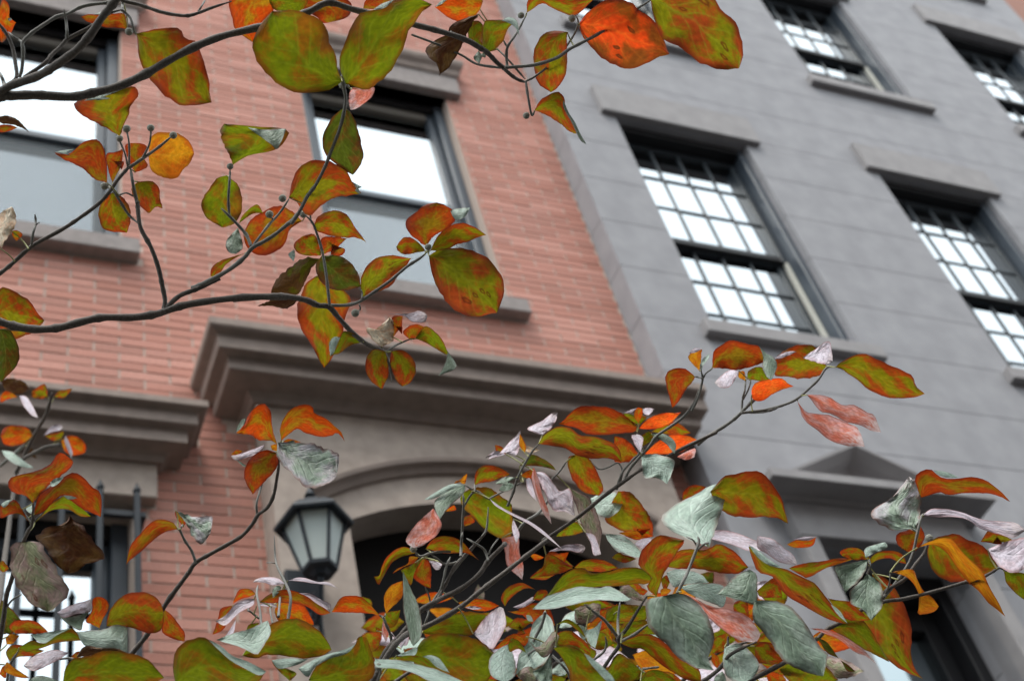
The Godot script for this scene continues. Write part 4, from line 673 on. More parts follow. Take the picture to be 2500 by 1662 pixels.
func camera_and_light() -> void:
	var cam := Camera3D.new()
	cam.name = "camera"
	add_child(cam)
	cam.position = EYE
	cam.rotation_degrees = TURN
	cam.near = 0.05
	cam.far = 400.0
	var lens := CameraAttributesPhysical.new()
	lens.frustum_focal_length = 49.87
	lens.frustum_focus_distance = 1.9
	lens.exposure_aperture = 6.2
	lens.frustum_near = 0.05
	lens.frustum_far = 400.0
	cam.attributes = lens
	cam.fov = 27.06
	cam.current = true
	cam_basis = cam.transform.basis

	# an even layer of cloud: a little brighter overhead, soft broad mottling
	var sw := 512
	var sh := 256
	var cloud := FastNoiseLite.new()
	cloud.seed = 12
	cloud.frequency = 1.1
	cloud.fractal_octaves = 4
	var bytes := PackedByteArray()
	bytes.resize(sw * sh * 3)
	for y in sh:
		var el := (0.5 - (y + 0.5) / sh) * PI
		for x in sw:
			var az := (x + 0.5) / sw * TAU
			var d := Vector3(cos(el) * cos(az), sin(el), cos(el) * sin(az))
			var v := 0.80 + 0.14 * clampf(d.y, 0.0, 1.0) + 0.055 * cloud.get_noise_3dv(d * 2.0)
			if d.y < 0.0:
				v = 0.3
			var c := Color(0.955, 0.985, 1.0) * v
			var i := (y * sw + x) * 3
			bytes[i] = int(clampf(c.r, 0, 1) * 255)
			bytes[i + 1] = int(clampf(c.g, 0, 1) * 255)
			bytes[i + 2] = int(clampf(c.b, 0, 1) * 255)
	var sky_mat := PanoramaSkyMaterial.new()
	sky_mat.panorama = ImageTexture.create_from_image(Image.create_from_data(sw, sh, false, Image.FORMAT_RGB8, bytes))
	var sky := Sky.new()
	sky.sky_material = sky_mat
	var env := Environment.new()
	env.background_mode = Environment.BG_SKY
	env.sky = sky
	env.tonemap_mode = Environment.TONE_MAPPER_LINEAR
	env.tonemap_exposure = 3.25
	env.sdfgi_enabled = true
	env.ssao_enabled = true
	env.ssil_enabled = true
	var we := WorldEnvironment.new()
	we.name = "world_environment"
	we.environment = env
	add_child(we)

	var sun := DirectionalLight3D.new()
	sun.name = "sun"
	sun.light_energy = 0.3
	sun.light_angular_distance = 25.0
	sun.light_color = Color(1.0, 0.97, 0.93)
	sun.shadow_enabled = true
	add_child(sun)
	sun.look_at_from_position(Vector3(-3, 9, 3.5), Vector3.ZERO)


# ---------------------------------------------------------------- materials

func rgb(r: float, g: float, b: float) -> Color:
	return Color(r, g, b).linear_to_srgb()


func noise_tex(freq: float, lo: Color, hi: Color, sd: int, octaves := 4, size := 512) -> ImageTexture:
	var n := FastNoiseLite.new()
	n.seed = sd
	n.frequency = freq
	n.fractal_octaves = octaves
	var im := n.get_seamless_image(size, size)
	im.convert(Image.FORMAT_RGB8)
	var data := im.get_data()
	var out := PackedByteArray()
	out.resize(data.size())
	for i in range(0, data.size(), 3):
		var c := lo.lerp(hi, data[i] / 255.0)
		out[i] = int(c.r * 255.0)
		out[i + 1] = int(c.g * 255.0)
		out[i + 2] = int(c.b * 255.0)
	var res := Image.create_from_data(size, size, false, Image.FORMAT_RGB8, out)
	return ImageTexture.create_from_image(res)


func plain(c: Color, rough := 0.8, spec := 0.5, metal := 0.0) -> StandardMaterial3D:
	var m := StandardMaterial3D.new()
	m.albedo_color = c
	m.roughness = rough
	m.metallic_specular = spec
	m.metallic = metal
	return m


func grained(c: Color, tex: Texture2D, scale: float, rough := 0.85, spec := 0.4, bump: Texture2D = null, depth := 0.1) -> StandardMaterial3D:
	var m := plain(c, rough, spec)
	m.albedo_texture = tex
	m.uv1_triplanar = true
	m.uv1_world_triplanar = true
	m.uv1_scale = Vector3.ONE * scale
	if bump:
		m.heightmap_enabled = true
		m.heightmap_texture = bump
		m.heightmap_scale = depth
	return m


func make_materials() -> void:
	var coarse := noise_tex(0.016, Color(0.87, 0.87, 0.875), Color(1, 1, 1), 3, 6)
	var fine := noise_tex(0.06, Color(0.84, 0.84, 0.84), Color(1, 1, 1), 4)
	var stain := noise_tex(0.014, Color(0.90, 0.90, 0.905), Color(1, 1, 1), 9, 6)
	var brick_tex := noise_tex(0.05, Color(0.84, 0.83, 0.83), Color(1, 1, 1), 5)
	mats.brick = grained(Color.WHITE, brick_tex, 3.0, 0.85, 0.4, fine, 0.12)
	mats.brick.vertex_color_use_as_albedo = true
	mats.mortar = grained(rgb(0.58, 0.48, 0.42), fine, 4.0, 0.95, 0.3)
	mats.stone = grained(rgb(0.318, 0.32, 0.34), stain, 0.55, 0.9, 0.4, fine, 0.1)
	mats.stone_trim = grained(rgb(0.31, 0.30, 0.305), stain, 0.8, 0.9, 0.4, fine, 0.1)
	mats.joint = grained(rgb(0.30, 0.295, 0.305), fine, 4.0, 0.95, 0.3)
	mats.brownstone = grained(rgb(0.30, 0.245, 0.215), coarse, 1.2, 0.9, 0.4, fine, 0.1)
	mats.portal = grained(rgb(0.41, 0.345, 0.30), coarse, 1.2, 0.9, 0.4, fine, 0.1)
	mats.sill = grained(rgb(0.30, 0.27, 0.26), coarse, 1.5, 0.9, 0.4, fine, 0.1)
	mats.black_paint = plain(rgb(0.012, 0.012, 0.014), 0.55, 0.4)
	mats.slate_paint = plain(rgb(0.055, 0.07, 0.09), 0.45, 0.5)
	mats.muntin = plain(rgb(0.03, 0.04, 0.05), 0.45, 0.5)
	mats.taupe = plain(rgb(0.18, 0.165, 0.145), 0.7, 0.4)
	mats.cream = plain(rgb(0.55, 0.55, 0.50), 0.7, 0.4)
	mats.glass = plain(rgb(0.46, 0.50, 0.53), 0.03, 0.5, 1.0)
	mats.glass_dim = plain(rgb(0.30, 0.35, 0.37), 0.06, 0.5, 1.0)
	mats.screen = plain(Color(rgb(0.30, 0.33, 0.35), 0.30), 0.9, 0.2)
	mats.screen.transparency = BaseMaterial3D.TRANSPARENCY_ALPHA
	mats.door = plain(rgb(0.010, 0.009, 0.009), 0.8, 0.2)
	mats.iron = plain(rgb(0.02, 0.026, 0.034), 0.55, 0.35)
	mats.lantern_glass = plain(Color(rgb(0.55, 0.63, 0.62), 0.75), 0.5, 0.5)
	mats.lantern_glass.transparency = BaseMaterial3D.TRANSPARENCY_ALPHA
	mats.bulb = plain(rgb(0.8, 0.75, 0.6), 0.3, 0.5)
	mats.asphalt = grained(rgb(0.034, 0.034, 0.035), fine, 1.0, 0.95, 0.3)
	mats.paving = grained(rgb(0.045, 0.044, 0.043), fine, 1.0, 0.95, 0.3)
	mats.soil = grained(rgb(0.05, 0.04, 0.03), fine, 2.0, 1.0, 0.2)
	mats.roofing = plain(rgb(0.06, 0.06, 0.06), 0.95, 0.2)
	mats.far_brick = grained(rgb(0.36, 0.20, 0.16), brick_tex, 0.8, 0.9, 0.3)
	var bark_tex := noise_tex(0.05, Color(0.55, 0.53, 0.52), Color(1, 1, 1), 21)
	mats.bark = grained(rgb(0.165, 0.15, 0.135), bark_tex, 10.0, 0.75, 0.5, bark_tex, 0.15)
	mats.twig = grained(rgb(0.29, 0.30, 0.28), bark_tex, 20.0, 0.7, 0.45, bark_tex, 0.03)
	mats.crown_leaf = plain(rgb(0.13, 0.11, 0.02), 0.6, 0.4)
	mats.crown_leaf.backlight_enabled = true
	mats.crown_leaf.backlight = Color(0.8, 0.8, 0.8)
	mats.stalk = plain(rgb(0.30, 0.31, 0.13), 0.6, 0.4)
	mats.bud = grained(rgb(0.42, 0.45, 0.39), bark_tex, 60.0, 0.75, 0.4)
	make_leaf_materials()


# name: main, blotch, vein, margin, share of blotch, light passing through, spots
func leaf_looks() -> Dictionary:
	return {
		"G": [Color(0.41, 0.45, 0.05), Color(0.50, 0.31, 0.06), Color(0.50, 0.54, 0.15), Color(0.36, 0.20, 0.06), 0.26, 1.0, 0],
		"g": [Color(0.32, 0.36, 0.09), Color(0.42, 0.26, 0.10), Color(0.48, 0.51, 0.22), Color(0.33, 0.15, 0.10), 0.26, 0.9, 0],
		"M": [Color(0.46, 0.44, 0.05), Color(0.57, 0.22, 0.07), Color(0.55, 0.52, 0.15), Color(0.38, 0.14, 0.07), 0.50, 1.0, 0],
		"N": [Color(0.45, 0.45, 0.06), Color(0.55, 0.23, 0.09), Color(0.55, 0.55, 0.18), Color(0.37, 0.14, 0.08), 0.42, 1.0, 1],
		"R": [Color(0.57, 0.21, 0.06), Color(0.48, 0.37, 0.06), Color(0.54, 0.43, 0.12), Color(0.38, 0.11, 0.06), 0.34, 1.0, 0],
		"O": [Color(0.70, 0.26, 0.05), Color(0.60, 0.43, 0.07), Color(0.66, 0.50, 0.14), Color(0.44, 0.15, 0.06), 0.36, 1.0, 0],
		"Z": [Color(0.90, 0.31, 0.09), Color(0.86, 0.42, 0.13), Color(0.92, 0.52, 0.22), Color(0.56, 0.18, 0.08), 0.3, 1.0, 0],
		"X": [Color(0.84, 0.28, 0.09), Color(0.50, 0.27, 0.08), Color(0.86, 0.48, 0.16), Color(0.34, 0.11, 0.07), 0.34, 1.0, 2],
		"Y": [Color(0.72, 0.48, 0.08), Color(0.66, 0.34, 0.07), Color(0.75, 0.57, 0.18), Color(0.48, 0.25, 0.08), 0.42, 1.0, 0],
		"B": [Color(0.36, 0.21, 0.12), Color(0.45, 0.33, 0.18), Color(0.45, 0.37, 0.24), Color(0.24, 0.12, 0.08), 0.42, 0.5, 0],
		"C": [Color(0.40, 0.41, 0.06), Color(0.38, 0.27, 0.13), Color(0.50, 0.48, 0.16), Color(0.30, 0.17, 0.08), 0.55, 0.7, 0],
		"P": [Color(0.62, 0.70, 0.66), Color(0.55, 0.64, 0.59), Color(0.72, 0.78, 0.74), Color(0.50, 0.46, 0.44), 0.45, 0.4, 0],
		"L": [Color(0.74, 0.71, 0.76), Color(0.70, 0.63, 0.67), Color(0.80, 0.78, 0.81), Color(0.52, 0.36, 0.36), 0.4, 0.4, 0],
		"K": [Color(0.80, 0.44, 0.36), Color(0.82, 0.64, 0.63), Color(0.82, 0.58, 0.42), Color(0.55, 0.32, 0.28), 0.5, 1.0, 0],
		"W": [Color(0.88, 0.83, 0.74), Color(0.82, 0.68, 0.55), Color(0.90, 0.87, 0.80), Color(0.64, 0.50, 0.37), 0.35, 0.4, 0],
		"D": [Color(0.42, 0.50, 0.43), Color(0.50, 0.56, 0.51), Color(0.58, 0.64, 0.56), Color(0.28, 0.19, 0.15), 0.45, 0.5, 0],
		"V": [Color(0.53, 0.61, 0.54), Color(0.66, 0.65, 0.68), Color(0.79, 0.81, 0.80), Color(0.40, 0.27, 0.23), 0.5, 0.4, 0],
		"S": [Color(0.52, 0.54, 0.40), Color(0.58, 0.48, 0.46), Color(0.58, 0.57, 0.46), Color(0.34, 0.26, 0.22), 0.5, 0.5, 1],
	}


func make_leaf_materials() -> void:
	var looks := leaf_looks()
	var w := 112
	var h := 176
	var n1 := FastNoiseLite.new()
	n1.frequency = 0.9
	n1.fractal_octaves = 3
	var n2 := FastNoiseLite.new()
	n2.frequency = 4.0
	n2.fractal_octaves = 3
	var n3 := FastNoiseLite.new()
	n3.frequency = 11.0
	n3.fractal_octaves = 2
	# one relief of the veins for all leaves
	var relief := Image.create(w, h, false, Image.FORMAT_L8)
	for y in h:
		for x in w:
			var u := (x + 0.5) / w * 2.0 - 1.0
			var v := (y + 0.5) / h
			var n := n2.get_noise_2d(u * 1.1, v * 3.2)
			relief.set_pixel(x, y, Color.WHITE * clampf(0.62 - 0.5 * veins(u, v) + n * 0.22, 0.0, 1.0))
	var relief_tex := ImageTexture.create_from_image(relief)
	var sd := 0
	for key: String in looks:
		var look: Array = looks[key]
		var list := []
		for variant in (4 if key in "GMRPLD" else 2):
			sd += 1
			n1.seed = sd * 13
			n2.seed = sd * 29
			n3.seed = sd * 31
			var bytes := PackedByteArray()
			bytes.resize(w * h * 3)
			var spots := []
			if look[6] > 0:
				for s in 4:
					spots.append([rng.randf_range(-0.75, 0.75), rng.randf_range(0.3 if look[6] == 1 else 0.45, 0.92), rng.randf_range(0.018, 0.038)])
			var at := 0
			for y in h:
				var v := (y + 0.5) / h
				for x in w:
					var u := (x + 0.5) / w * 2.0 - 1.0
					var a := n1.get_noise_2d(u * 0.9 + 5.0, v * 2.8)
					var b := n2.get_noise_2d(u * 1.0, v * 3.0)
					var ve := veins(u, v)
					var edge := smoothstep(0.80, 1.0, absf(u) + 0.10 * b)
					# pigment turns from the margin inwards, between the veins, in patches
					var inward := -1.0 if key in "RO" else 1.0
					var turn: float = a * 1.05 + b * 0.15 + n3.get_noise_2d(u, v * 3.0) * 0.22 + inward * ((absf(u) - 0.45) * 0.55 + (v - 0.5) * 0.25 - ve * 0.12)
					var t := smoothstep(-0.48, 0.48, turn - (0.5 - look[4]) * 0.8)
					var c: Color = (look[0] as Color).lerp(look[1], t)
					c = c.lerp(look[2], ve * 0.42)
					c = c.lerp(look[3], edge * 0.7)
					for s: Array in spots:
						var d: float = Vector2((u - s[0]) * 0.6, v - s[1]).length() / s[2] + b * 0.35
						if d < 1.6:
							var ring := exp(-pow((d - 1.0) / 0.45, 2.0))
							c = c.lerp(Color(0.33, 0.14, 0.06), ring * 0.7)
							if look[6] == 2:
								c = c.lerp(Color(0.36, 0.20, 0.07), 0.6 * smoothstep(1.6, 0.9, d))
					if key in "KLV" and v > 0.7:   # withered tips
						c = c.lerp(Color(0.72, 0.68, 0.68), smoothstep(0.7, 0.95, v + 0.25 * b) * 0.8)
					if key == "X" and v > 0.5:
						c = c.lerp(Color(0.45, 0.24, 0.08), smoothstep(0.5, 0.8, v + 0.5 * a) * 0.6)
					if key == "C" and v > 0.4:
						c = c.lerp(Color(0.40, 0.27, 0.13), smoothstep(0.4, 0.6, v + 0.4 * a))
					var k := 1.0 + b * 0.16
					bytes[at] = clampi(int(c.r * k * 255.0), 0, 255)
					bytes[at + 1] = clampi(int(c.g * k * 255.0), 0, 255)
					bytes[at + 2] = clampi(int(c.b * k * 255.0), 0, 255)
					at += 3
			var m := StandardMaterial3D.new()
			m.albedo_texture = ImageTexture.create_from_image(Image.create_from_data(w, h, false, Image.FORMAT_RGB8, bytes))
			m.roughness = 0.55
			m.metallic_specular = 0.42
			m.backlight_enabled = true
			m.backlight = Color.WHITE * look[5]
			m.heightmap_enabled = true
			m.heightmap_texture = relief_tex
			m.heightmap_scale = 0.26 if key == "V" else 0.14
			m.cull_mode = BaseMaterial3D.CULL_DISABLED
			list.append(m)
		mats["leaf_" + key] = list


func veins(u: float, v: float) -> float:
	var au := absf(u)
	var mid := exp(-pow(u / (0.035 + 0.03 * (1.0 - v)), 2.0)) * (1.0 - 0.5 * v)
	var q := v - 0.30 * pow(au, 0.8) - 0.06 * au * au
	var f := (q - 0.02) * 6.5
	var d := absf(f - roundf(f)) / 6.5
	var lat := exp(-pow(d / 0.013, 2.0)) * (1.0 - pow(au, 3.0)) * clampf((0.75 - q) * 6.0, 0.0, 1.0) * clampf((q + 0.1) * 8.0, 0.0, 1.0)
	return clampf(maxf(mid, lat * 0.7), 0.0, 1.0)


# ---------------------------------------------------------------- helpers

func numbered(called: String) -> String:
	names[called] = names.get(called, -1) + 1
	return called if names[called] == 0 else "%s_%03d" % [called, names[called]]


func thing(called: String, label: String, category: String, at: Vector3, group := "") -> Node3D:
	var o := Node3D.new()
	o.name = numbered(called)
	o.position = at
	add_child(o)
	o.set_meta("label", label)
	o.set_meta("category", category)
	if group:
		o.set_meta("group", group)
	return o


func part(parent: Node3D, called: String, mesh: Mesh, m: Material, at := Vector3.ZERO) -> MeshInstance3D:
	var o := MeshInstance3D.new()
	o.name = called
	o.mesh = mesh
	if m:
		o.material_override = m
	o.position = at
	parent.add_child(o, true)
	return o


func group_part(parent: Node3D, called: String, at := Vector3.ZERO) -> Node3D:
	var o := Node3D.new()
	o.name = called
	o.position = at
	parent.add_child(o, true)
	return o


func quad(st: SurfaceTool, a: Vector3, b: Vector3, c: Vector3, d: Vector3) -> void:
	# a b c d run counter-clockwise seen from outside; Godot's front faces run clockwise
	var n := (b - a).cross(c - a)
	if n.length_squared() < 1e-14:
		n = (c - a).cross(d - a)
	n = n.normalized()
	st.set_normal(n)
	for p in [a, c, b, a, d, c]:
		st.add_vertex(p)


func begin() -> SurfaceTool:
	var st := SurfaceTool.new()
	st.begin(Mesh.PRIMITIVE_TRIANGLES)
	return st


func add_box(st: SurfaceTool, lo: Vector3, hi: Vector3) -> void:
	var x0 := lo.x
	var x1 := hi.x
	var y0 := lo.y
	var y1 := hi.y
	var z0 := lo.z
	var z1 := hi.z
	quad(st, Vector3(x0, y0, z1), Vector3(x1, y0, z1), Vector3(x1, y1, z1), Vector3(x0, y1, z1))
	quad(st, Vector3(x1, y0, z0), Vector3(x0, y0, z0), Vector3(x0, y1, z0), Vector3(x1, y1, z0))
	quad(st, Vector3(x0, y0, z0), Vector3(x0, y0, z1), Vector3(x0, y1, z1), Vector3(x0, y1, z0))
	quad(st, Vector3(x1, y0, z1), Vector3(x1, y0, z0), Vector3(x1, y1, z0), Vector3(x1, y1, z1))
	quad(st, Vector3(x0, y1, z1), Vector3(x1, y1, z1), Vector3(x1, y1, z0), Vector3(x0, y1, z0))
	quad(st, Vector3(x0, y0, z0), Vector3(x1, y0, z0), Vector3(x1, y0, z1), Vector3(x0, y0, z1))


func chamfered(size: Vector3, c: float) -> Mesh:
	# a box centred on the origin with its edges cut back by c
	var key := "%s %s" % [size, c]
	if box_cache.has(key):
		return box_cache[key]
	var st := begin()
	var h := size / 2.0
	var pts: Array[Vector3] = []
	var sg := [-1.0, 1.0]
	for a in 3:
		var b := (a + 1) % 3
		var d := (a + 2) % 3
		for s: float in sg:
			var q: Array[Vector3] = []
			for e: Vector2 in [Vector2(-1, -1), Vector2(1, -1), Vector2(1, 1), Vector2(-1, 1)]:
				var p := Vector3.ZERO
				p[a] = s * h[a]
				p[b] = e.x * (h[b] - c)
				p[d] = e.y * (h[d] - c)
				q.append(p)
			if s > 0:
				quad(st, q[0], q[1], q[2], q[3])
			else:
				quad(st, q[3], q[2], q[1], q[0])
		# the four edges along axis a
		for s1: float in sg:
			for s2: float in sg:
				var p0 := Vector3.ZERO
				var p1 := Vector3.ZERO
				p0[b] = s1 * h[b]
				p0[d] = s2 * (h[d] - c)
				p1[b] = s1 * (h[b] - c)
				p1[d] = s2 * h[d]
				var e0 := p0
				var e1 := p1
				p0[a] = -(h[a] - c)
				p1[a] = -(h[a] - c)
				e0[a] = h[a] - c
				e1[a] = h[a] - c
				if s1 * s2 > 0:
					quad(st, p0, p1, e1, e0)
				else:
					quad(st, p1, p0, e0, e1)
	for sx: float in sg:
		for sy: float in sg:
			for sz: float in sg:
				var a0 := Vector3(sx * h.x, sy * (h.y - c), sz * (h.z - c))
				var a1 := Vector3(sx * (h.x - c), sy * h.y, sz * (h.z - c))
				var a2 := Vector3(sx * (h.x - c), sy * (h.y - c), sz * h.z)
				st.set_normal(Vector3(sx, sy, sz).normalized())
				for p in ([a0, a2, a1] if sx * sy * sz > 0 else [a0, a1, a2]):
					st.add_vertex(p)
	var mesh := st.commit()
	box_cache[key] = mesh
	return mesh


func slab(parent: Node3D, called: String, m: Material, x0: float, x1: float, y0: float, y1: float, z0: float, z1: float, c := 0.006) -> MeshInstance3D:
	# a chamfered block given in world coordinates
	var size := Vector3(x1 - x0, y1 - y0, z1 - z0)
	var at := Vector3(x0 + x1, y0 + y1, z0 + z1) / 2.0
	return part(parent, called, chamfered(size, minf(c, size[size.min_axis_index()] * 0.3)), m, at - origin_of(parent))


func origin_of(o: Node3D) -> Vector3:
	var p := Vector3.ZERO
	var n: Node = o
	while n is Node3D and n != self:
		p += (n as Node3D).position
		n = n.get_parent()
	return p


func placed(parent: Node3D, called: String, st: SurfaceTool, m: Material) -> MeshInstance3D:
	# a mesh given in world coordinates
	return part(parent, called, st.commit(), m, -origin_of(parent))


func wall_mesh(xs: Array, ys: Array, openings: Array, zf: float, zb: float) -> SurfaceTool:
	# a wall with rectangular openings [x0, x1, y0, y1]; faces outwards and into the reveals
	for o: Array in openings:
		for k in 2:
			if not o[k] in xs: xs.append(o[k])
			if not o[k + 2] in ys: ys.append(o[k + 2])
	xs.sort()
	ys.sort()
	var solid := func(i: int, j: int) -> bool:
		if i < 0 or j < 0 or i >= xs.size() - 1 or j >= ys.size() - 1:
			return false
		var mx: float = (xs[i] + xs[i + 1]) / 2.0
		var my: float = (ys[j] + ys[j + 1]) / 2.0
		for o: Array in openings:
			if mx > o[0] and mx < o[1] and my > o[2] and my < o[3]:
				return false
		return true
	var st := begin()
	for i in xs.size() - 1:
		for j in ys.size() - 1:
			if not solid.call(i, j):
				continue
			var x0: float = xs[i]
			var x1: float = xs[i + 1]
			var y0: float = ys[j]
			var y1: float = ys[j + 1]
			quad(st, Vector3(x0, y0, zf), Vector3(x1, y0, zf), Vector3(x1, y1, zf), Vector3(x0, y1, zf))
			quad(st, Vector3(x1, y0, zb), Vector3(x0, y0, zb), Vector3(x0, y1, zb), Vector3(x1, y1, zb))
			if not solid.call(i - 1, j):
				quad(st, Vector3(x0, y0, zb), Vector3(x0, y0, zf), Vector3(x0, y1, zf), Vector3(x0, y1, zb))
			if not solid.call(i + 1, j):
				quad(st, Vector3(x1, y0, zf), Vector3(x1, y0, zb), Vector3(x1, y1, zb), Vector3(x1, y1, zf))
			if not solid.call(i, j + 1):
				quad(st, Vector3(x0, y1, zf), Vector3(x1, y1, zf), Vector3(x1, y1, zb), Vector3(x0, y1, zb))
			if not solid.call(i, j - 1):
				quad(st, Vector3(x0, y0, zb), Vector3(x1, y0, zb), Vector3(x1, y0, zf), Vector3(x0, y0, zf))
	return st


func moulding(x0: float, x1: float, zf: float, zwall: float, profile: Array, right_stop := 1000.0) -> SurfaceTool:
	# a moulded cornice with mitred returns: profile points are [projection, height], from below upwards
	var st := begin()
	for k in profile.size() - 1:
		var rows := []
		for p: Array in [profile[k], profile[k + 1]]:
			var o: float = p[0]
			var y: float = p[1]
			var xr := minf(x1 + o, right_stop)
			rows.append([Vector3(x0 - o, y, zwall), Vector3(x0 - o, y, zf + o), Vector3(xr, y, zf + o), Vector3(xr, y, zwall)])
		for s in 3:
			quad(st, rows[0][s], rows[0][s + 1], rows[1][s + 1], rows[1][s])
	return st


func lathe(profile: Array, sides: int, twist := 0.0) -> SurfaceTool:
	# profile points are [radius, height] from below upwards; flat facets
	var st := begin()
	for k in profile.size() - 1:
		for s in sides:
			var a0 := TAU * s / sides + twist
			var a1 := TAU * (s + 1) / sides + twist
			var p: Array = profile[k]
			var q: Array = profile[k + 1]
			quad(st, Vector3(sin(a0) * p[0], p[1], cos(a0) * p[0]), Vector3(sin(a1) * p[0], p[1], cos(a1) * p[0]),
				Vector3(sin(a1) * q[0], q[1], cos(a1) * q[0]), Vector3(sin(a0) * q[0], q[1], cos(a0) * q[0]))
	return st


func tube(path: PackedVector3Array, radii: PackedFloat32Array, sides: int) -> Mesh:
	var vs := PackedVector3Array()
	var ns := PackedVector3Array()
	var ix := PackedInt32Array()
	var n := path.size()
	var side := Vector3.ZERO
	for i in n:
		var dir := (path[mini(i + 1, n - 1)] - path[maxi(i - 1, 0)]).normalized()
		if side == Vector3.ZERO:
			side = dir.cross(Vector3.UP if absf(dir.y) < 0.9 else Vector3.RIGHT).normalized()
		side = (side - dir * side.dot(dir)).normalized()
		var up := dir.cross(side)
		for s in sides:
			var a := TAU * s / sides
			var out := side * cos(a) + up * sin(a)
			vs.append(path[i] + out * radii[i])
			ns.append(out)
	for i in n - 1:
		for s in sides:
			var a := i * sides + s
			var b := i * sides + (s + 1) % sides
			ix.append_array([a, a + sides, b, b, a + sides, b + sides])
	for e in 2:                                   # closed ends
		var c := vs.size()
		var first := 0 if e == 0 else (n - 1) * sides
		vs.append(path[0] if e == 0 else path[n - 1])
		ns.append((path[0] - path[1]).normalized() if e == 0 else (path[n - 1] - path[n - 2]).normalized())
		for s in sides:
			var p := first + s
			var q := first + (s + 1) % sides
			ix.append_array([c, p, q] if e == 0 else [c, q, p])
	var arr := []
	arr.resize(Mesh.ARRAY_MAX)
	arr[Mesh.ARRAY_VERTEX] = vs
	arr[Mesh.ARRAY_NORMAL] = ns
	arr[Mesh.ARRAY_INDEX] = ix
	var mesh := ArrayMesh.new()
	mesh.add_surface_from_arrays(Mesh.PRIMITIVE_TRIANGLES, arr)
	return mesh


func rod(a: Vector3, b: Vector3, r: float, sides := 8) -> Mesh:
	return tube(PackedVector3Array([a, b]), PackedFloat32Array([r, r]), sides)


# ---------------------------------------------------------------- ground

func build_ground() -> void:
	for g: Array in [["ground", mats.asphalt, -150.0, 150.0, -150.0, 150.0, -0.06, -0.012], ["road", mats.asphalt, -60.0, 60.0, 2.2, 10.5, -0.012, 0.0], ["pavement", mats.paving, -60.0, 60.0, -4.2, 2.0, -0.008, 0.12]]:
		var st := begin()
		add_box(st, Vector3(g[2], g[6], g[4]), Vector3(g[3], g[7], g[5]))
		var o := part(self, g[0], st.commit(), g[1])
		o.set_meta("kind", "structure")


# ---------------------------------------------------------------- brick townhouse

const BRICK_L := 0.232
const BRICK_H := 0.0566

func to_photo(p: Vector3) -> Vector2:
	var c := cam_basis.inverse() * (p - EYE)
	return Vector2(1250.0 + FOCAL * c.x / -c.z, 831.0 - FOCAL * c.y / -c.z)


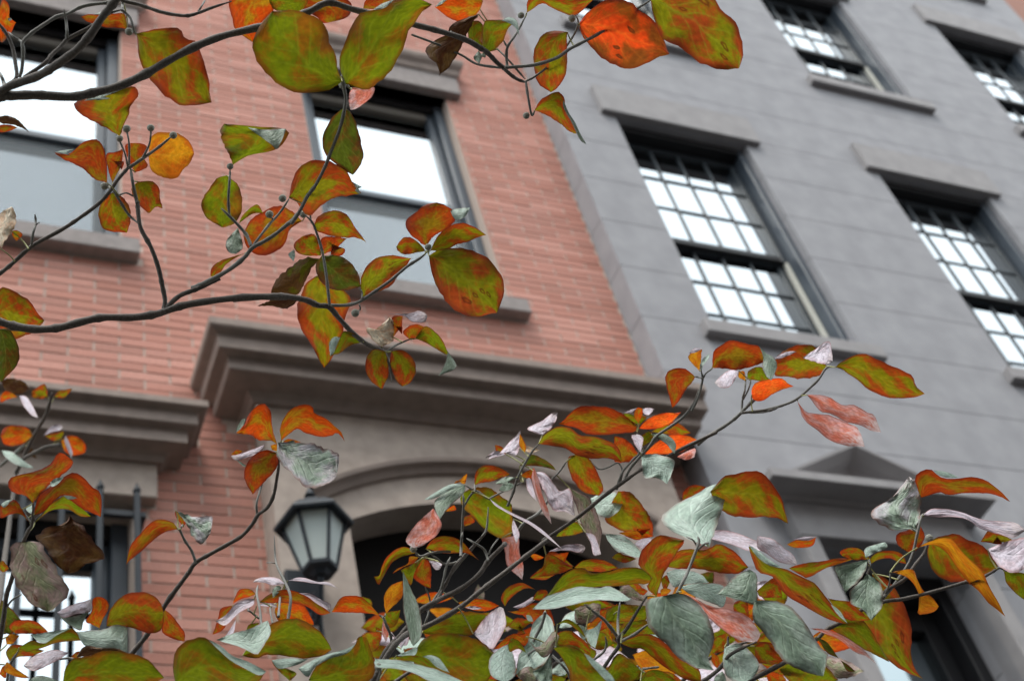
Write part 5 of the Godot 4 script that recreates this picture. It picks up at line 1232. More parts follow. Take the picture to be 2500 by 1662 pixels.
func build_brick_house() -> void:
	var h := thing("brick_townhouse", "red brick townhouse with brownstone door surround and black sash windows", "house", Vector3(1.7, 0.12, BRICK_Z))
	var x_left := -3.2
	var x_right := 3.728
	var holes := [[-0.21, 0.828, 7.52, 9.72], [1.955, 2.99, 7.52, 9.72], [-0.24, 0.872, 3.6, 5.76], [1.757, 3.13, 2.6, 5.815], [-0.21, 0.828, 11.0, 12.9], [1.955, 2.99, 11.0, 12.9], [-2.4, -1.36, 7.52, 9.72]]
	placed(h, "wall", wall_mesh([x_left, x_right], [0.12, 15.6], holes, BRICK_Z - 0.004, BRICK_Z - 0.36), mats.mortar)
	var body := begin()
	add_box(body, Vector3(x_left + 0.02, 0.12, -14.0), Vector3(x_right - 0.02, 15.5, BRICK_Z - 0.37))
	placed(h, "house_body", body, mats.far_brick)
	var top := begin()
	add_box(top, Vector3(x_left, 15.6, -14.0), Vector3(x_right, 15.7, BRICK_Z - 0.05))
	placed(h, "roof", top, mats.roofing)

	# bricks: no brick where an opening, a lintel, a sill or the portal is
	var clear := []
	for o: Array in holes:
		clear.append(o)
	for o: Array in [[-0.31, 0.93, 9.72, 10.10], [1.855, 3.09, 9.72, 10.10], [-0.29, 0.909, 7.40, 7.52], [1.875, 3.07, 7.40, 7.52], [-0.36, 0.963, 5.76, 6.10], [1.43, 3.52, 0.12, 6.45], [1.3, 3.60, 6.30, 6.57]]:
		clear.append(o)
	var meshes := []
	for k in 7:
		var st := begin()
		var tone: float = [0.88, 0.94, 0.97, 1.0, 1.02, 1.06, 1.14][k]
		var hue: float = [0.02, -0.02, 0.0, 0.03, -0.01, 0.01, 0.05][k]
		st.set_color(Color((0.52 + hue * 0.3) * tone, (0.25 + hue * 0.5) * tone, (0.197 + hue * 0.5) * tone))
		var bw := BRICK_L - 0.012
		var bh := BRICK_H - 0.008
		add_box(st, Vector3(-bw / 2, -bh / 2, -0.05), Vector3(bw / 2, bh / 2, 0.0))
		meshes.append(st.commit())
	var spots := []
	var cut := begin()
	for row in range(-16, 176):
		var y := 5.495 + row * BRICK_H
		var shift := 0.0 if row % 2 == 0 else BRICK_L / 2.0
		for col in range(-16, 20):
			var x0 := 0.004 + col * BRICK_L + shift
			var x1 := x0 + BRICK_L
			x0 = maxf(x0, x_left)
			x1 = minf(x1, x_right)
			if x1 - x0 < 0.03:
				continue
			# cut the brick back where an opening bites into it
			for o: Array in clear:
				if y + 0.02 > o[2] and y - 0.02 < o[3] and x1 > o[0] and x0 < o[1]:
					if o[0] - x0 > x1 - o[1]:
						x1 = o[0]
					else:
						x0 = o[1]
			if x1 - x0 < 0.03:
				continue
			var at := Vector3((x0 + x1) / 2.0, y, BRICK_Z + rng.randf_range(-0.0015, 0.0015))
			var q := to_photo(at)
			if q.x < -60 or q.x > 1800 or q.y < -60 or q.y > 1720:
				continue
			spots.append([(at - EYE).length(), at, x1 - x0, rng.randi() % 7])
	spots.sort_custom(func(a: Array, b: Array) -> bool: return a[0] < b[0])
	var wall: Node3D = h.get_node("wall")
	var base := origin_of(wall)
	var count := 0
	for s: Array in spots:
		if count < 300:
			var o := part(wall, "brick", meshes[s[3]], mats.brick, s[1] - base)
			o.scale.x = (s[2] - 0.012) / (BRICK_L - 0.012)
			count += 1
		else:
			cut.append_from(meshes[s[3]], 0, Transform3D(Basis.from_scale(Vector3((s[2] - 0.012) / (BRICK_L - 0.012), 1, 1)), s[1]))
	placed(wall, "brickwork", cut, mats.brick).set_meta("kind", "stuff")

	for w: Array in [[-0.21, 0.828], [1.955, 2.99]]:
		sash_window(h, w[0], w[1], 7.52, 9.72)
		lintel(h, w[0], w[1])
		slab(h, "sill", mats.sill, w[0] - 0.08, w[1] + 0.08, 7.40, 7.52, BRICK_Z - 0.12, BRICK_Z + 0.075)
	for w: Array in [[-0.21, 0.828], [1.955, 2.99]]:
		slab(h, "pane", mats.glass_dim, w[0], w[1], 11.0, 12.9, BRICK_Z - 0.22, BRICK_Z - 0.2)
	slab(h, "pane", mats.glass_dim, -2.4, -1.36, 7.52, 9.72, BRICK_Z - 0.22, BRICK_Z - 0.2)

	# parlour window with its own cornice
	var pw := group_part(h, "parlour_window")
	slab(pw, "lintel", mats.portal, -0.33, 0.963, 5.76, 6.02, BRICK_Z - 0.1, BRICK_Z + 0.06)
	placed(pw, "cornice", moulding(-0.33, 0.963, BRICK_Z + 0.06, BRICK_Z - 0.02, [[0.002, 5.95], [0.02, 5.95], [0.03, 5.975], [0.05, 5.985], [0.11, 5.993], [0.11, 6.055], [0.115, 6.06], [0.145, 6.068], [0.15, 6.073], [0.15, 6.13], [0.155, 6.135], [0.185, 6.145], [0.19, 6.15], [0.19, 6.185], [0.0, 6.21]]), mats.brownstone)
	var x := 0.872
	slab(pw, "frame", mats.slate_paint, x - 0.07, x, 3.6, 5.76, BRICK_Z - 0.22, BRICK_Z - 0.12)
	slab(pw, "frame", mats.slate_paint, -0.24, -0.17, 3.6, 5.76, BRICK_Z - 0.22, BRICK_Z - 0.12)
	slab(pw, "frame", mats.black_paint, -0.17, x - 0.07, 5.68, 5.76, BRICK_Z - 0.22, BRICK_Z - 0.13)
	slab(pw, "sash", mats.slate_paint, x - 0.13, x - 0.07, 3.6, 5.68, BRICK_Z - 0.24, BRICK_Z - 0.17)
	slab(pw, "sash", mats.slate_paint, -0.17, -0.11, 3.6, 5.68, BRICK_Z - 0.24, BRICK_Z - 0.17)
	slab(pw, "sash", mats.slate_paint, -0.11, x - 0.13, 5.6, 5.68, BRICK_Z - 0.24, BRICK_Z - 0.17)
	slab(pw, "sash", mats.slate_paint, -0.11, x - 0.13, 4.62, 4.70, BRICK_Z - 0.24, BRICK_Z - 0.17)
	slab(pw, "pane", mats.glass, -0.11, x - 0.13, 4.70, 5.6, BRICK_Z - 0.23, BRICK_Z - 0.215, 0.001)
	slab(pw, "pane", mats.glass, -0.11, x - 0.13, 3.6, 4.62, BRICK_Z - 0.23, BRICK_Z - 0.215, 0.001)

	build_portal(h)


func lintel(h: Node3D, x0: float, x1: float) -> void:
	var l := group_part(h, "lintel")
	slab(l, "lintel_block", mats.sill, x0 - 0.10, x1 + 0.10, 9.72, 9.93, BRICK_Z - 0.1, BRICK_Z + 0.055)
	placed(l, "lintel_crown", moulding(x0 - 0.10, x1 + 0.10, BRICK_Z + 0.055, BRICK_Z - 0.02, [[-0.01, 9.925], [0.012, 9.932], [0.022, 9.96], [0.022, 9.985], [0.05, 10.02], [0.06, 10.05], [0.06, 10.085], [-0.02, 10.10]]), mats.brownstone)


func sash_window(h: Node3D, x0: float, x1: float, y0: float, y1: float) -> void:
	var w := group_part(h, "window")
	var z := BRICK_Z - 0.075
	var mid := y0 + (y1 - y0) * 0.475
	var f := 0.065
	for s in 2:
		var a := x0 if s == 0 else x1 - f
		slab(w, "frame", mats.slate_paint, a, a + f, y0, y1, z - 0.12, z)
		var b := x0 + f if s == 0 else x1 - f - 0.05
		slab(w, "sash_stile", mats.slate_paint, b, b + 0.05, mid, y1 - 0.06, z - 0.1, z - 0.045)
		slab(w, "sash_stile", mats.slate_paint, b, b + 0.05, y0 + 0.02, mid - 0.002, z - 0.14, z - 0.085)
	slab(w, "frame_head", mats.black_paint, x0 + f, x1 - f, y1 - 0.06, y1, z - 0.12, z - 0.01)
	slab(w, "top_rail", mats.taupe, x0 + f + 0.05, x1 - f - 0.05, y1 - 0.13, y1 - 0.06, z - 0.1, z - 0.045)
	slab(w, "meeting_rail", mats.slate_paint, x0 + f + 0.05, x1 - f - 0.05, mid, mid + 0.055, z - 0.1, z - 0.045)
	slab(w, "bottom_rail", mats.slate_paint, x0 + f + 0.05, x1 - f - 0.05, y0 + 0.02, y0 + 0.09, z - 0.14, z - 0.085)
	slab(w, "pane", mats.glass, x0 + f + 0.05, x1 - f - 0.05, mid + 0.055, y1 - 0.13, z - 0.085, z - 0.075, 0.001)
	slab(w, "pane", mats.glass, x0 + f + 0.05, x1 - f - 0.05, y0 + 0.09, mid - 0.002, z - 0.125, z - 0.115, 0.001)
	slab(w, "insect_screen", mats.screen, x0 + f + 0.002, x1 - f - 0.002, y0 + 0.022, mid - 0.004, z - 0.076, z - 0.075, 0.0001)


func build_portal(h: Node3D) -> void:
	var p := group_part(h, "portal")
	var cx := 2.443
	var hw := 0.6865
	var r_in := 1.46
	var c_in := 4.355
	var r_out := 1.482
	var c_out := 4.563
	var x0 := 1.43
	var x1 := 3.50
	var y1 := 6.36
	var zb := BRICK_Z - 0.03
	# surround: face with an arched opening, and the soffit and jambs of the opening
	var st := begin()
	var n := 28
	var spring := c_in + sqrt(r_in * r_in - hw * hw)
	quad(st, Vector3(x0, 0.12, PORTAL_Z), Vector3(cx - hw, 0.12, PORTAL_Z), Vector3(cx - hw, y1, PORTAL_Z), Vector3(x0, y1, PORTAL_Z))
	quad(st, Vector3(cx + hw, 0.12, PORTAL_Z), Vector3(x1, 0.12, PORTAL_Z), Vector3(x1, y1, PORTAL_Z), Vector3(cx + hw, y1, PORTAL_Z))
	for k in n:
		var a := -hw + 2.0 * hw * k / n
		var b := -hw + 2.0 * hw * (k + 1) / n
		var ya := c_in + sqrt(r_in * r_in - a * a)
		var yb := c_in + sqrt(r_in * r_in - b * b)
		quad(st, Vector3(cx + a, ya, PORTAL_Z), Vector3(cx + b, yb, PORTAL_Z), Vector3(cx + b, y1, PORTAL_Z), Vector3(cx + a, y1, PORTAL_Z))
		quad(st, Vector3(cx + a, ya, zb), Vector3(cx + b, yb, zb), Vector3(cx + b, yb, PORTAL_Z), Vector3(cx + a, ya, PORTAL_Z))
	quad(st, Vector3(cx - hw, 0.12, PORTAL_Z), Vector3(cx - hw, 0.12, zb), Vector3(cx - hw, spring, zb), Vector3(cx - hw, spring, PORTAL_Z))
	quad(st, Vector3(cx + hw, 0.12, zb), Vector3(cx + hw, 0.12, PORTAL_Z), Vector3(cx + hw, spring, PORTAL_Z), Vector3(cx + hw, spring, zb))
	quad(st, Vector3(x0, 0.12, BRICK_Z - 0.02), Vector3(x0, 0.12, PORTAL_Z), Vector3(x0, y1, PORTAL_Z), Vector3(x0, y1, BRICK_Z - 0.02))
	quad(st, Vector3(x1, 0.12, PORTAL_Z), Vector3(x1, 0.12, BRICK_Z - 0.02), Vector3(x1, y1, BRICK_Z - 0.02), Vector3(x1, y1, PORTAL_Z))
	placed(p, "surround", st, mats.portal)
	# label moulding over the arch: a swept rounded bar
	var m := begin()
	var span := 0.86
	for k in 36:
		var rows := []
		for e in 2:
			var dx := -span + 2.0 * span * (k + e) / 36.0
			var ang := asin(dx / r_out)
			var o := Vector3(sin(ang), cos(ang), 0)
			var c := Vector3(cx, c_out, 0)
			var ring := []
			for q: Array in [[-0.062, 0.0], [-0.058, 0.02], [-0.03, 0.035], [-0.024, 0.06], [-0.004, 0.066], [0.0, 0.05], [0.0, 0.0]]:
				ring.append(c + o * (r_out + q[0]) + Vector3(0, 0, PORTAL_Z + q[1]))
			rows.append(ring)
		for q in 6:
			quad(m, rows[0][q], rows[1][q], rows[1][q + 1], rows[0][q + 1])
	placed(p, "arch_moulding", m, mats.brownstone)
	placed(p, "cornice", moulding(1.40, 3.53, PORTAL_Z, BRICK_Z - 0.02, [[0.002, 6.30], [0.02, 6.30], [0.03, 6.325], [0.05, 6.345], [0.155, 6.352], [0.16, 6.357], [0.16, 6.415], [0.165, 6.42], [0.212, 6.428], [0.215, 6.433], [0.215, 6.505], [0.22, 6.51], [0.252, 6.522], [0.26, 6.532], [0.26, 6.575], [0.0, 6.61]], 3.726), mats.brownstone)
	# double door in the recess
	var d := group_part(p, "door")
	for s in 2:
		var a := cx - hw if s == 0 else cx + 0.004
		var leaf_panel := slab(d, "door_leaf", mats.door, a, a + hw - 0.004, 2.6, 5.0, zb - 0.05, zb + 0.02)
		for k in 3:
			slab(leaf_panel, "panel", mats.door, a + 0.1, a + hw - 0.1, 2.75 + k * 0.75, 3.35 + k * 0.75, zb + 0.0195, zb + 0.035, 0.01)
	slab(d, "transom", mats.door, cx - hw, cx + hw, 5.0, 5.12, zb - 0.05, zb + 0.06)
	slab(d, "fanlight", mats.door, cx - hw, cx + hw, 5.12, 5.9, zb - 0.05, zb + 0.0)


# ---------------------------------------------------------------- grey stone townhouse

func build_stone_house() -> void:
	var x0 := 3.732
	var x1 := 10.28
	var h := thing("stone_townhouse", "grey stone townhouse with small-paned black windows and a pedimented doorway", "house", Vector3(7.0, 0.12, STONE_Z))
	var cols := [[4.215, 5.29], [6.475, 7.54], [8.68, 9.755]]
	var rows := [[7.43, 9.69], [11.03, 12.90], [13.96, 15.6]]
	var door := [4.18, 5.10, 2.6, 5.735]
	var low := [[6.475, 7.54, 3.6, 5.735], [8.68, 9.755, 3.6, 5.735]]
	var holes := [door] + low
	for c: Array in cols:
		for r: Array in rows:
			holes.append([c[0], c[1], r[0], r[1]])
	placed(h, "wall", wall_mesh([x0 + 0.012, x1 - 0.012], [0.12, 17.2], holes.map(func(o: Array) -> Array: return [o[0] - 0.012, o[1] + 0.012, o[2] - 0.012, o[3] + 0.012]), STONE_Z - 0.005, STONE_Z - 0.42), mats.joint)
	var body := begin()
	add_box(body, Vector3(x0 + 0.02, 0.12, -15.0), Vector3(x1 - 0.02, 17.0, STONE_Z - 0.5))
	placed(h, "house_body", body, mats.stone)
	var top := begin()
	add_box(top, Vector3(x0, 17.2, -15.0), Vector3(x1, 17.4, STONE_Z))
	placed(h, "roof", top, mats.roofing)
	var wall: Node3D = h.get_node("wall")
	# stone courses, each block cut round the openings
	var lap := 0.0015
	for k in range(-15, 21):
		var ya := maxf(7.43 + k * 0.467 + lap, 0.14)
		var yb := 7.43 + (k + 1) * 0.467 - lap
		# split the course where an opening begins or ends
		var cuts := [ya, yb]
		for o: Array in holes:
			for e in [o[2], o[3]]:
				if e > ya + 0.02 and e < yb - 0.02 and not e in cuts:
					cuts.append(e)
		cuts.sort()
		for c in cuts.size() - 1:
			var ca: float = cuts[c]
			var cb: float = cuts[c + 1]
			var from := x0
			var spans := []
			var sorted_holes := holes.duplicate()
			sorted_holes.sort_custom(func(a: Array, b: Array) -> bool: return a[0] < b[0])
			for o: Array in sorted_holes:
				if (ca + cb) / 2.0 > o[2] and (ca + cb) / 2.0 < o[3]:
					spans.append([from, o[0]])
					from = o[1]
			spans.append([from, x1])
			for s: Array in spans:
				if s[1] - s[0] > 0.02:
					slab(wall, "stone_block", mats.stone, s[0], s[1], ca, cb, STONE_Z - 0.42 if s[0] > x0 else STONE_Z - 0.16, STONE_Z, 0.0015)
	for c: Array in cols:
		for r in rows.size():
			var w := group_part(h, "window")
			small_paned(w, c[0], c[1], rows[r][0], rows[r][1])
			slab(w, "lintel", mats.stone_trim, c[0] - 0.115, c[1] + 0.115, rows[r][1] + 0.002, rows[r][1] + 0.33, STONE_Z - 0.1, STONE_Z + 0.045, 0.004)
			slab(w, "sill", mats.stone_trim, c[0] - 0.10, c[1] + 0.10, rows[r][0] - 0.115, rows[r][0] - 0.002, STONE_Z - 0.12, STONE_Z + 0.06, 0.005)
	for o: Array in low:
		slab(h, "pane", mats.glass_dim, o[0], o[1], o[2], o[3], STONE_Z - 0.3, STONE_Z - 0.25)

	# pedimented doorway
	var d := group_part(h, "doorway")
	var zs := STONE_Z + 0.08
	slab(d, "jamb", mats.stone_trim, 4.08, 4.18, 0.14, 5.735, STONE_Z - 0.1, zs)
	slab(d, "jamb", mats.stone_trim, 5.10, 5.20, 0.14, 5.735, STONE_Z - 0.1, zs)
	slab(d, "lintel", mats.stone_trim, 4.08, 5.20, 5.737, 6.00, STONE_Z - 0.1, zs)
	placed(d, "cornice", moulding(4.08, 5.20, zs, STONE_Z - 0.01, [[0.0, 5.955], [0.02, 5.96], [0.03, 5.975], [0.145, 5.98], [0.15, 5.985], [0.15, 6.035], [0.0, 6.05]]), mats.stone_trim)
	var ped := begin()
	var zt := STONE_Z + 0.03
	quad(ped, Vector3(4.0, 6.045, zt), Vector3(5.28, 6.045, zt), Vector3(4.64, 6.36, zt), Vector3(4.64, 6.36, zt))
	placed(d, "tympanum", ped, mats.stone_trim)
	for s: float in [-1.0, 1.0]:
		var rake := begin()
		var a := Vector3(4.64 + s * 0.66, 6.035, 0)
		var b := Vector3(4.64, 6.375, 0)
		var dir := (b - a).normalized()
		var up := Vector3(-dir.y, dir.x, 0) * (1.0 if dir.x > 0 else -1.0)
		var prof := [[-0.10, 0.0], [-0.10, 0.03], [-0.065, 0.05], [-0.05, 0.10], [-0.022, 0.15], [-0.018, 0.16], [0.0, 0.162], [0.0, 0.0]]
		for q in prof.size() - 1:
			var p0: Vector3 = a + up * prof[q][0] + Vector3(0, 0, STONE_Z + prof[q][1])
			var p1: Vector3 = a + up * prof[q + 1][0] + Vector3(0, 0, STONE_Z + prof[q + 1][1])
			# the two rakes meet on the centre line
			var k0 := Vector3(4.64, b.y + prof[q][0] / absf(dir.x), STONE_Z + prof[q][1])
			var k1 := Vector3(4.64, b.y + prof[q + 1][0] / absf(dir.x), STONE_Z + prof[q + 1][1])
			if s < 0:
				quad(rake, p0, k0, k1, p1)
			else:
				quad(rake, k0, p0, p1, k1)
		placed(d, "raking_cornice", rake, mats.stone_trim)
	# black framed glazed door
	var g := group_part(d, "door")
	slab(g, "frame", mats.black_paint, 4.18, 4.26, 2.6, 5.735, STONE_Z - 0.32, STONE_Z - 0.16)
	slab(g, "frame", mats.black_paint, 5.02, 5.10, 2.6, 5.735, STONE_Z - 0.32, STONE_Z - 0.16)
	slab(g, "frame", mats.black_paint, 4.26, 5.02, 5.60, 5.735, STONE_Z - 0.32, STONE_Z - 0.16)
	slab(g, "door_leaf", mats.black_paint, 4.26, 4.36, 2.6, 5.60, STONE_Z - 0.34, STONE_Z - 0.26)
	slab(g, "door_leaf", mats.black_paint, 4.92, 5.02, 2.6, 5.60, STONE_Z - 0.34, STONE_Z - 0.26)
	slab(g, "door_leaf", mats.black_paint, 4.36, 4.92, 5.46, 5.60, STONE_Z - 0.34, STONE_Z - 0.26)
	slab(g, "pane", mats.glass_dim, 4.36, 4.92, 3.2, 5.46, STONE_Z - 0.32, STONE_Z - 0.31, 0.001)
	slab(g, "door_leaf", mats.black_paint, 4.36, 4.92, 2.6, 3.2, STONE_Z - 0.34, STONE_Z - 0.26)


func small_paned(w: Node3D, x0: float, x1: float, y0: float, y1: float) -> void:
	var zf := STONE_Z - 0.055                      # front of the frame
	var f := 0.05
	var mid := y0 + (y1 - y0) * 0.46
	for s in 2:
		var a := x0 if s == 0 else x1 - f
		slab(w, "frame", mats.slate_paint, a, a + f, y0, y1, zf - 0.2, zf)
	slab(w, "frame_head", mats.black_paint, x0 + f, x1 - f, y1 - 0.06, y1, zf - 0.2, zf)
	slab(w, "cream_stop", mats.cream, x1 - f - 0.022, x1 - f, y0, mid, zf - 0.13, zf - 0.091, 0.003)
	for s in 2:
		# upper sash outside, lower sash behind it
		var z := zf - (0.09 if s == 0 else 0.13)
		var a := mid if s == 0 else y0 + 0.005
		var b := y1 - 0.06 if s == 0 else mid + 0.045
		var l := x0 + f + 0.002
		var r := x1 - f - (0.002 if s == 0 else 0.024)
		var sash := group_part(w, "sash")
		var t := 0.042
		slab(sash, "stile", mats.muntin, l, l + t, a, b, z - 0.04, z, 0.004)
		slab(sash, "stile", mats.muntin, r - t, r, a, b, z - 0.04, z, 0.004)
		slab(sash, "rail", mats.black_paint if s == 0 else mats.muntin, l + t, r - t, a, a + 0.055, z - 0.04, z, 0.004)
		slab(sash, "rail", mats.muntin, l + t, r - t, b - t, b, z - 0.04, z, 0.004)
		var nx := 4
		var ny := 3
		var gx0 := l + t
		var gx1 := r - t
		var gy0 := a + 0.055
		var gy1 := b - t
		for k in range(1, nx):
			var x := lerpf(gx0, gx1, float(k) / nx)
			slab(sash, "muntin", mats.muntin, x - 0.010, x + 0.010, gy0, gy1, z - 0.034, z - 0.006, 0.004)
		for k in range(1, ny):
			var y := lerpf(gy0, gy1, float(k) / ny)
			slab(sash, "muntin", mats.muntin, gx0, gx1, y - 0.010, y + 0.010, z - 0.033, z - 0.007, 0.004)
		for i in nx:
			for j in ny:
				var px0 := lerpf(gx0, gx1, float(i) / nx) + (0.0 if i == 0 else 0.010)
				var px1 := lerpf(gx0, gx1, float(i + 1) / nx) - (0.0 if i == nx - 1 else 0.010)
				var py0 := lerpf(gy0, gy1, float(j) / ny) + (0.0 if j == 0 else 0.010)
				var py1 := lerpf(gy0, gy1, float(j + 1) / ny) - (0.0 if j == ny - 1 else 0.010)
				var pane := slab(sash, "pane", mats.glass, px0, px1, py0, py1, z - 0.024, z - 0.018, 0.0005)
				pane.rotation = Vector3(rng.randf_range(-0.006, 0.006), rng.randf_range(-0.006, 0.006), 0)


func build_far_house() -> void:
	var h := thing("far_brick_house", "strip of reddish brick house beyond the grey stone townhouse", "house", Vector3(13.0, 0.12, BRICK_Z))
	var st := begin()
	add_box(st, Vector3(10.30, 0.12, -14.0), Vector3(16.5, 16.2, BRICK_Z + 0.02))
	placed(h, "wall", st, mats.far_brick)
	var top := begin()
	add_box(top, Vector3(10.28, 16.2, -14.0), Vector3(16.6, 16.5, BRICK_Z + 0.12))
	placed(h, "roof", top, mats.roofing)
	part(h, "drainpipe", rod(Vector3(10.35, 0.12, BRICK_Z + 0.06) - h.position, Vector3(10.35, 16.1, BRICK_Z + 0.06) - h.position, 0.04), mats.taupe)


func build_opposite_row() -> void:
	# the houses across the street keep the low sky off the lower walls and the undersides
	var label := "flat-roofed row house across the street, behind the viewer"
	var looks := [[0.26, 0.13, 0.10], [0.20, 0.15, 0.12], [0.30, 0.27, 0.24], [0.17, 0.10, 0.08], [0.27, 0.15, 0.10]]
	for k in 5:
		var x := -17.0 + k * 7.2
		var top: float = [14.6, 15.4, 14.9, 15.6, 15.0][k]
		var h := thing("row_house", label, "house", Vector3(x + 3.6, 0.12, 14.0), "row across the street")
		var m := plain(rgb(looks[k][0], looks[k][1], looks[k][2]), 0.9, 0.3)
		var holes := []
		for c in 3:
			for r in 4:
				holes.append([x + 1.0 + c * 2.1, x + 2.1 + c * 2.1, 1.9 + r * 3.3, 3.9 + r * 3.3])
		var st := wall_mesh([x, x + 7.19], [0.12, top], holes, -12.8, -13.1)
		var w := placed(h, "wall", st, m)
		w.rotation.y = PI
		w.position = Vector3(2.0 * x + 7.19, 0, 0) - h.position
		for o: Array in holes:
			slab(h, "pane", mats.glass_dim, o[0], o[1], o[2], o[3], 12.95, 12.97, 0.001)
		slab(h, "cornice", mats.black_paint, x, x + 7.19, top, top + 0.5, 12.4, 13.2, 0.02)
		slab(h, "house_body", m, x + 0.02, x + 7.17, 0.12, top - 0.02, 13.12, 22.0)


# ---------------------------------------------------------------- things on the walls

func build_window_guard() -> void:
	var z := BRICK_Z + 0.14
	var g := thing("window_guard", "dark iron bar guard in front of the lower brick house window", "window guard", Vector3(0.3, 3.7, z))
	var b := g.position
	for k in range(-5, 4):
		var x := 0.417 + k * 0.1475
		slab(g, "bar", mats.iron, x - 0.012, x + 0.012, 3.75, 5.70, z - 0.012, z + 0.012, 0.003)
		var tip := lathe([[0.012, 0.0], [0.019, 0.012], [0.012, 0.03], [0.001, 0.06]], 6)
		part(g, "finial", tip.commit(), mats.iron, Vector3(x, 5.70, z) - b)
	for y: float in [5.60, 4.72, 3.85]:
		slab(g, "rail", mats.iron, -0.36, 0.90, y - 0.016, y + 0.016, z - 0.034, z - 0.0125, 0.003)
	for x: float in [-0.30, 0.89]:
		for y: float in [5.60, 3.85]:
			slab(g, "bracket", mats.iron, x - 0.01, x + 0.01, y - 0.012, y + 0.012, BRICK_Z - 0.01, z - 0.0345, 0.002)


func build_lantern() -> void:
	var axis := Vector3(1.512, 5.15, -4.12)
	var t := thing("wall_lantern", "dark six-sided glass lantern on a scrolled bracket beside the arched door", "lantern", axis)
	var ring := func(r: float, y: float) -> Array:
		var out := []
		for k in 6:
			var a := TAU * k / 6.0 + 0.25
			out.append(Vector3(sin(a) * r, y, cos(a) * r))
		return out
	part(t, "base", lathe([[0.0, -0.03], [0.03, -0.028], [0.045, -0.01], [0.072, -0.004], [0.075, 0.012], [0.0, 0.014]], 6, 0.25).commit(), mats.iron)
	var lo: Array = ring.call(0.068, 0.012)
	var hi: Array = ring.call(0.125, 0.235)
	for k in 6:
		part(t, "corner_bar", rod(lo[k], hi[k], 0.008, 6), mats.iron)
		var st := begin()
		quad(st, lo[k] * Vector3(0.97, 1, 0.97), lo[(k + 1) % 6] * Vector3(0.97, 1, 0.97), hi[(k + 1) % 6] * Vector3(0.97, 1, 0.97), hi[k] * Vector3(0.97, 1, 0.97))
		part(t, "pane", st.commit(), mats.lantern_glass)
	part(t, "roof", lathe([[0.11, 0.232], [0.158, 0.222], [0.163, 0.232], [0.158, 0.245], [0.10, 0.305], [0.055, 0.325], [0.05, 0.35], [0.0, 0.355]], 6, 0.25).commit(), mats.iron)
	part(t, "finial", lathe([[0.012, 0.354], [0.01, 0.38], [0.024, 0.395], [0.016, 0.415], [0.003, 0.44]], 10).commit(), mats.iron)
	part(t, "socket", lathe([[0.0, 0.012], [0.022, 0.014], [0.022, 0.055], [0.0, 0.058]], 10).commit(), mats.cream)
	part(t, "bulb", lathe([[0.012, 0.056], [0.026, 0.08], [0.026, 0.10], [0.014, 0.125], [0.002, 0.135]], 12).commit(), mats.bulb)
	# bracket: wall plate, scroll arm, lower rod and ball
	var wall := PORTAL_Z - axis.z
	slab(t, "wall_plate", mats.iron, axis.x - 0.075, axis.x + 0.075, axis.y - 0.02, axis.y + 0.17, PORTAL_Z - 0.002, PORTAL_Z + 0.035)
	var arm := PackedVector3Array()
	var rad := PackedFloat32Array()
	for k in 25:
		var u := k / 24.0
		arm.append(Vector3(0, -0.03 - 0.13 * sin(u * PI), lerpf(0.0, wall + 0.02, u)))
		rad.append(0.014)
	part(t, "arm", tube(arm, rad, 8), mats.iron)
	var curl := PackedVector3Array()
	var crad := PackedFloat32Array()
	for k in 30:
		var u := k / 29.0
		var a := u * TAU * 1.3
		var r := lerpf(0.07, 0.015, u)
		curl.append(Vector3(0, -0.08 + r * sin(a), wall + 0.085 + r * cos(a)))
		crad.append(0.012)
	part(t, "scroll", tube(curl, crad, 7), mats.iron)
	part(t, "rod", rod(Vector3(0.04, -0.02, wall + 0.05), Vector3(0.04, -0.215, wall + 0.05), 0.011), mats.iron)
	part(t, "ball", lathe([[0.001, -0.26], [0.018, -0.25], [0.022, -0.235], [0.018, -0.22], [0.001, -0.212]], 12).commit(), mats.iron, Vector3(0.04, 0, wall + 0.05))


# ---------------------------------------------------------------- dogwood

func at(x: float, y: float, depth: float) -> Vector3:
	return EYE + cam_basis * Vector3((x - 1250.0) / FOCAL * depth, -(y - 831.0) / FOCAL * depth, -depth)


func spline(p: PackedVector2Array, t: float) -> Vector2:
	var n := p.size() - 1
	var k := clampi(int(t * n), 0, n - 1)
	var u := t * n - k
	return p[k].cubic_interpolate(p[k + 1], p[maxi(k - 1, 0)], p[mini(k + 2, n)], u)


func resampled(p: PackedVector2Array, count: int) -> PackedVector2Array:
	# even steps along a smooth curve through the points
	var fine := PackedVector2Array()
	var m := (p.size() - 1) * 8
	var lengths := PackedFloat32Array([0.0])
	for i in m + 1:
		fine.append(spline(p, float(i) / m))
		if i > 0:
			lengths.append(lengths[i - 1] + fine[i].distance_to(fine[i - 1]))
	var out := PackedVector2Array()
	var k := 0
	for i in count + 1:
		var want := lengths[m] * i / count
		while k < m - 1 and lengths[k + 1] < want:
			k += 1
		var seg := maxf(lengths[k + 1] - lengths[k], 1e-5)
		out.append(fine[k].lerp(fine[k + 1], clampf((want - lengths[k]) / seg, 0.0, 1.0)))
	return out


func points(a: Array) -> PackedVector2Array:
	var p := PackedVector2Array()
	for i in range(0, a.size(), 2):
		p.append(Vector2(a[i], a[i + 1]))
	return p


const TILT := {"G": -0.55, "g": -0.4, "M": -0.6, "N": -0.5, "R": -0.6, "O": -0.7, "Z": -0.9, "X": -0.5, "Y": -0.7, "B": -0.2, "C": -0.4, "P": 1.3, "L": 1.5, "K": -0.2, "W": 0.7, "D": 0.9, "V": 0.9, "S": 0.7}

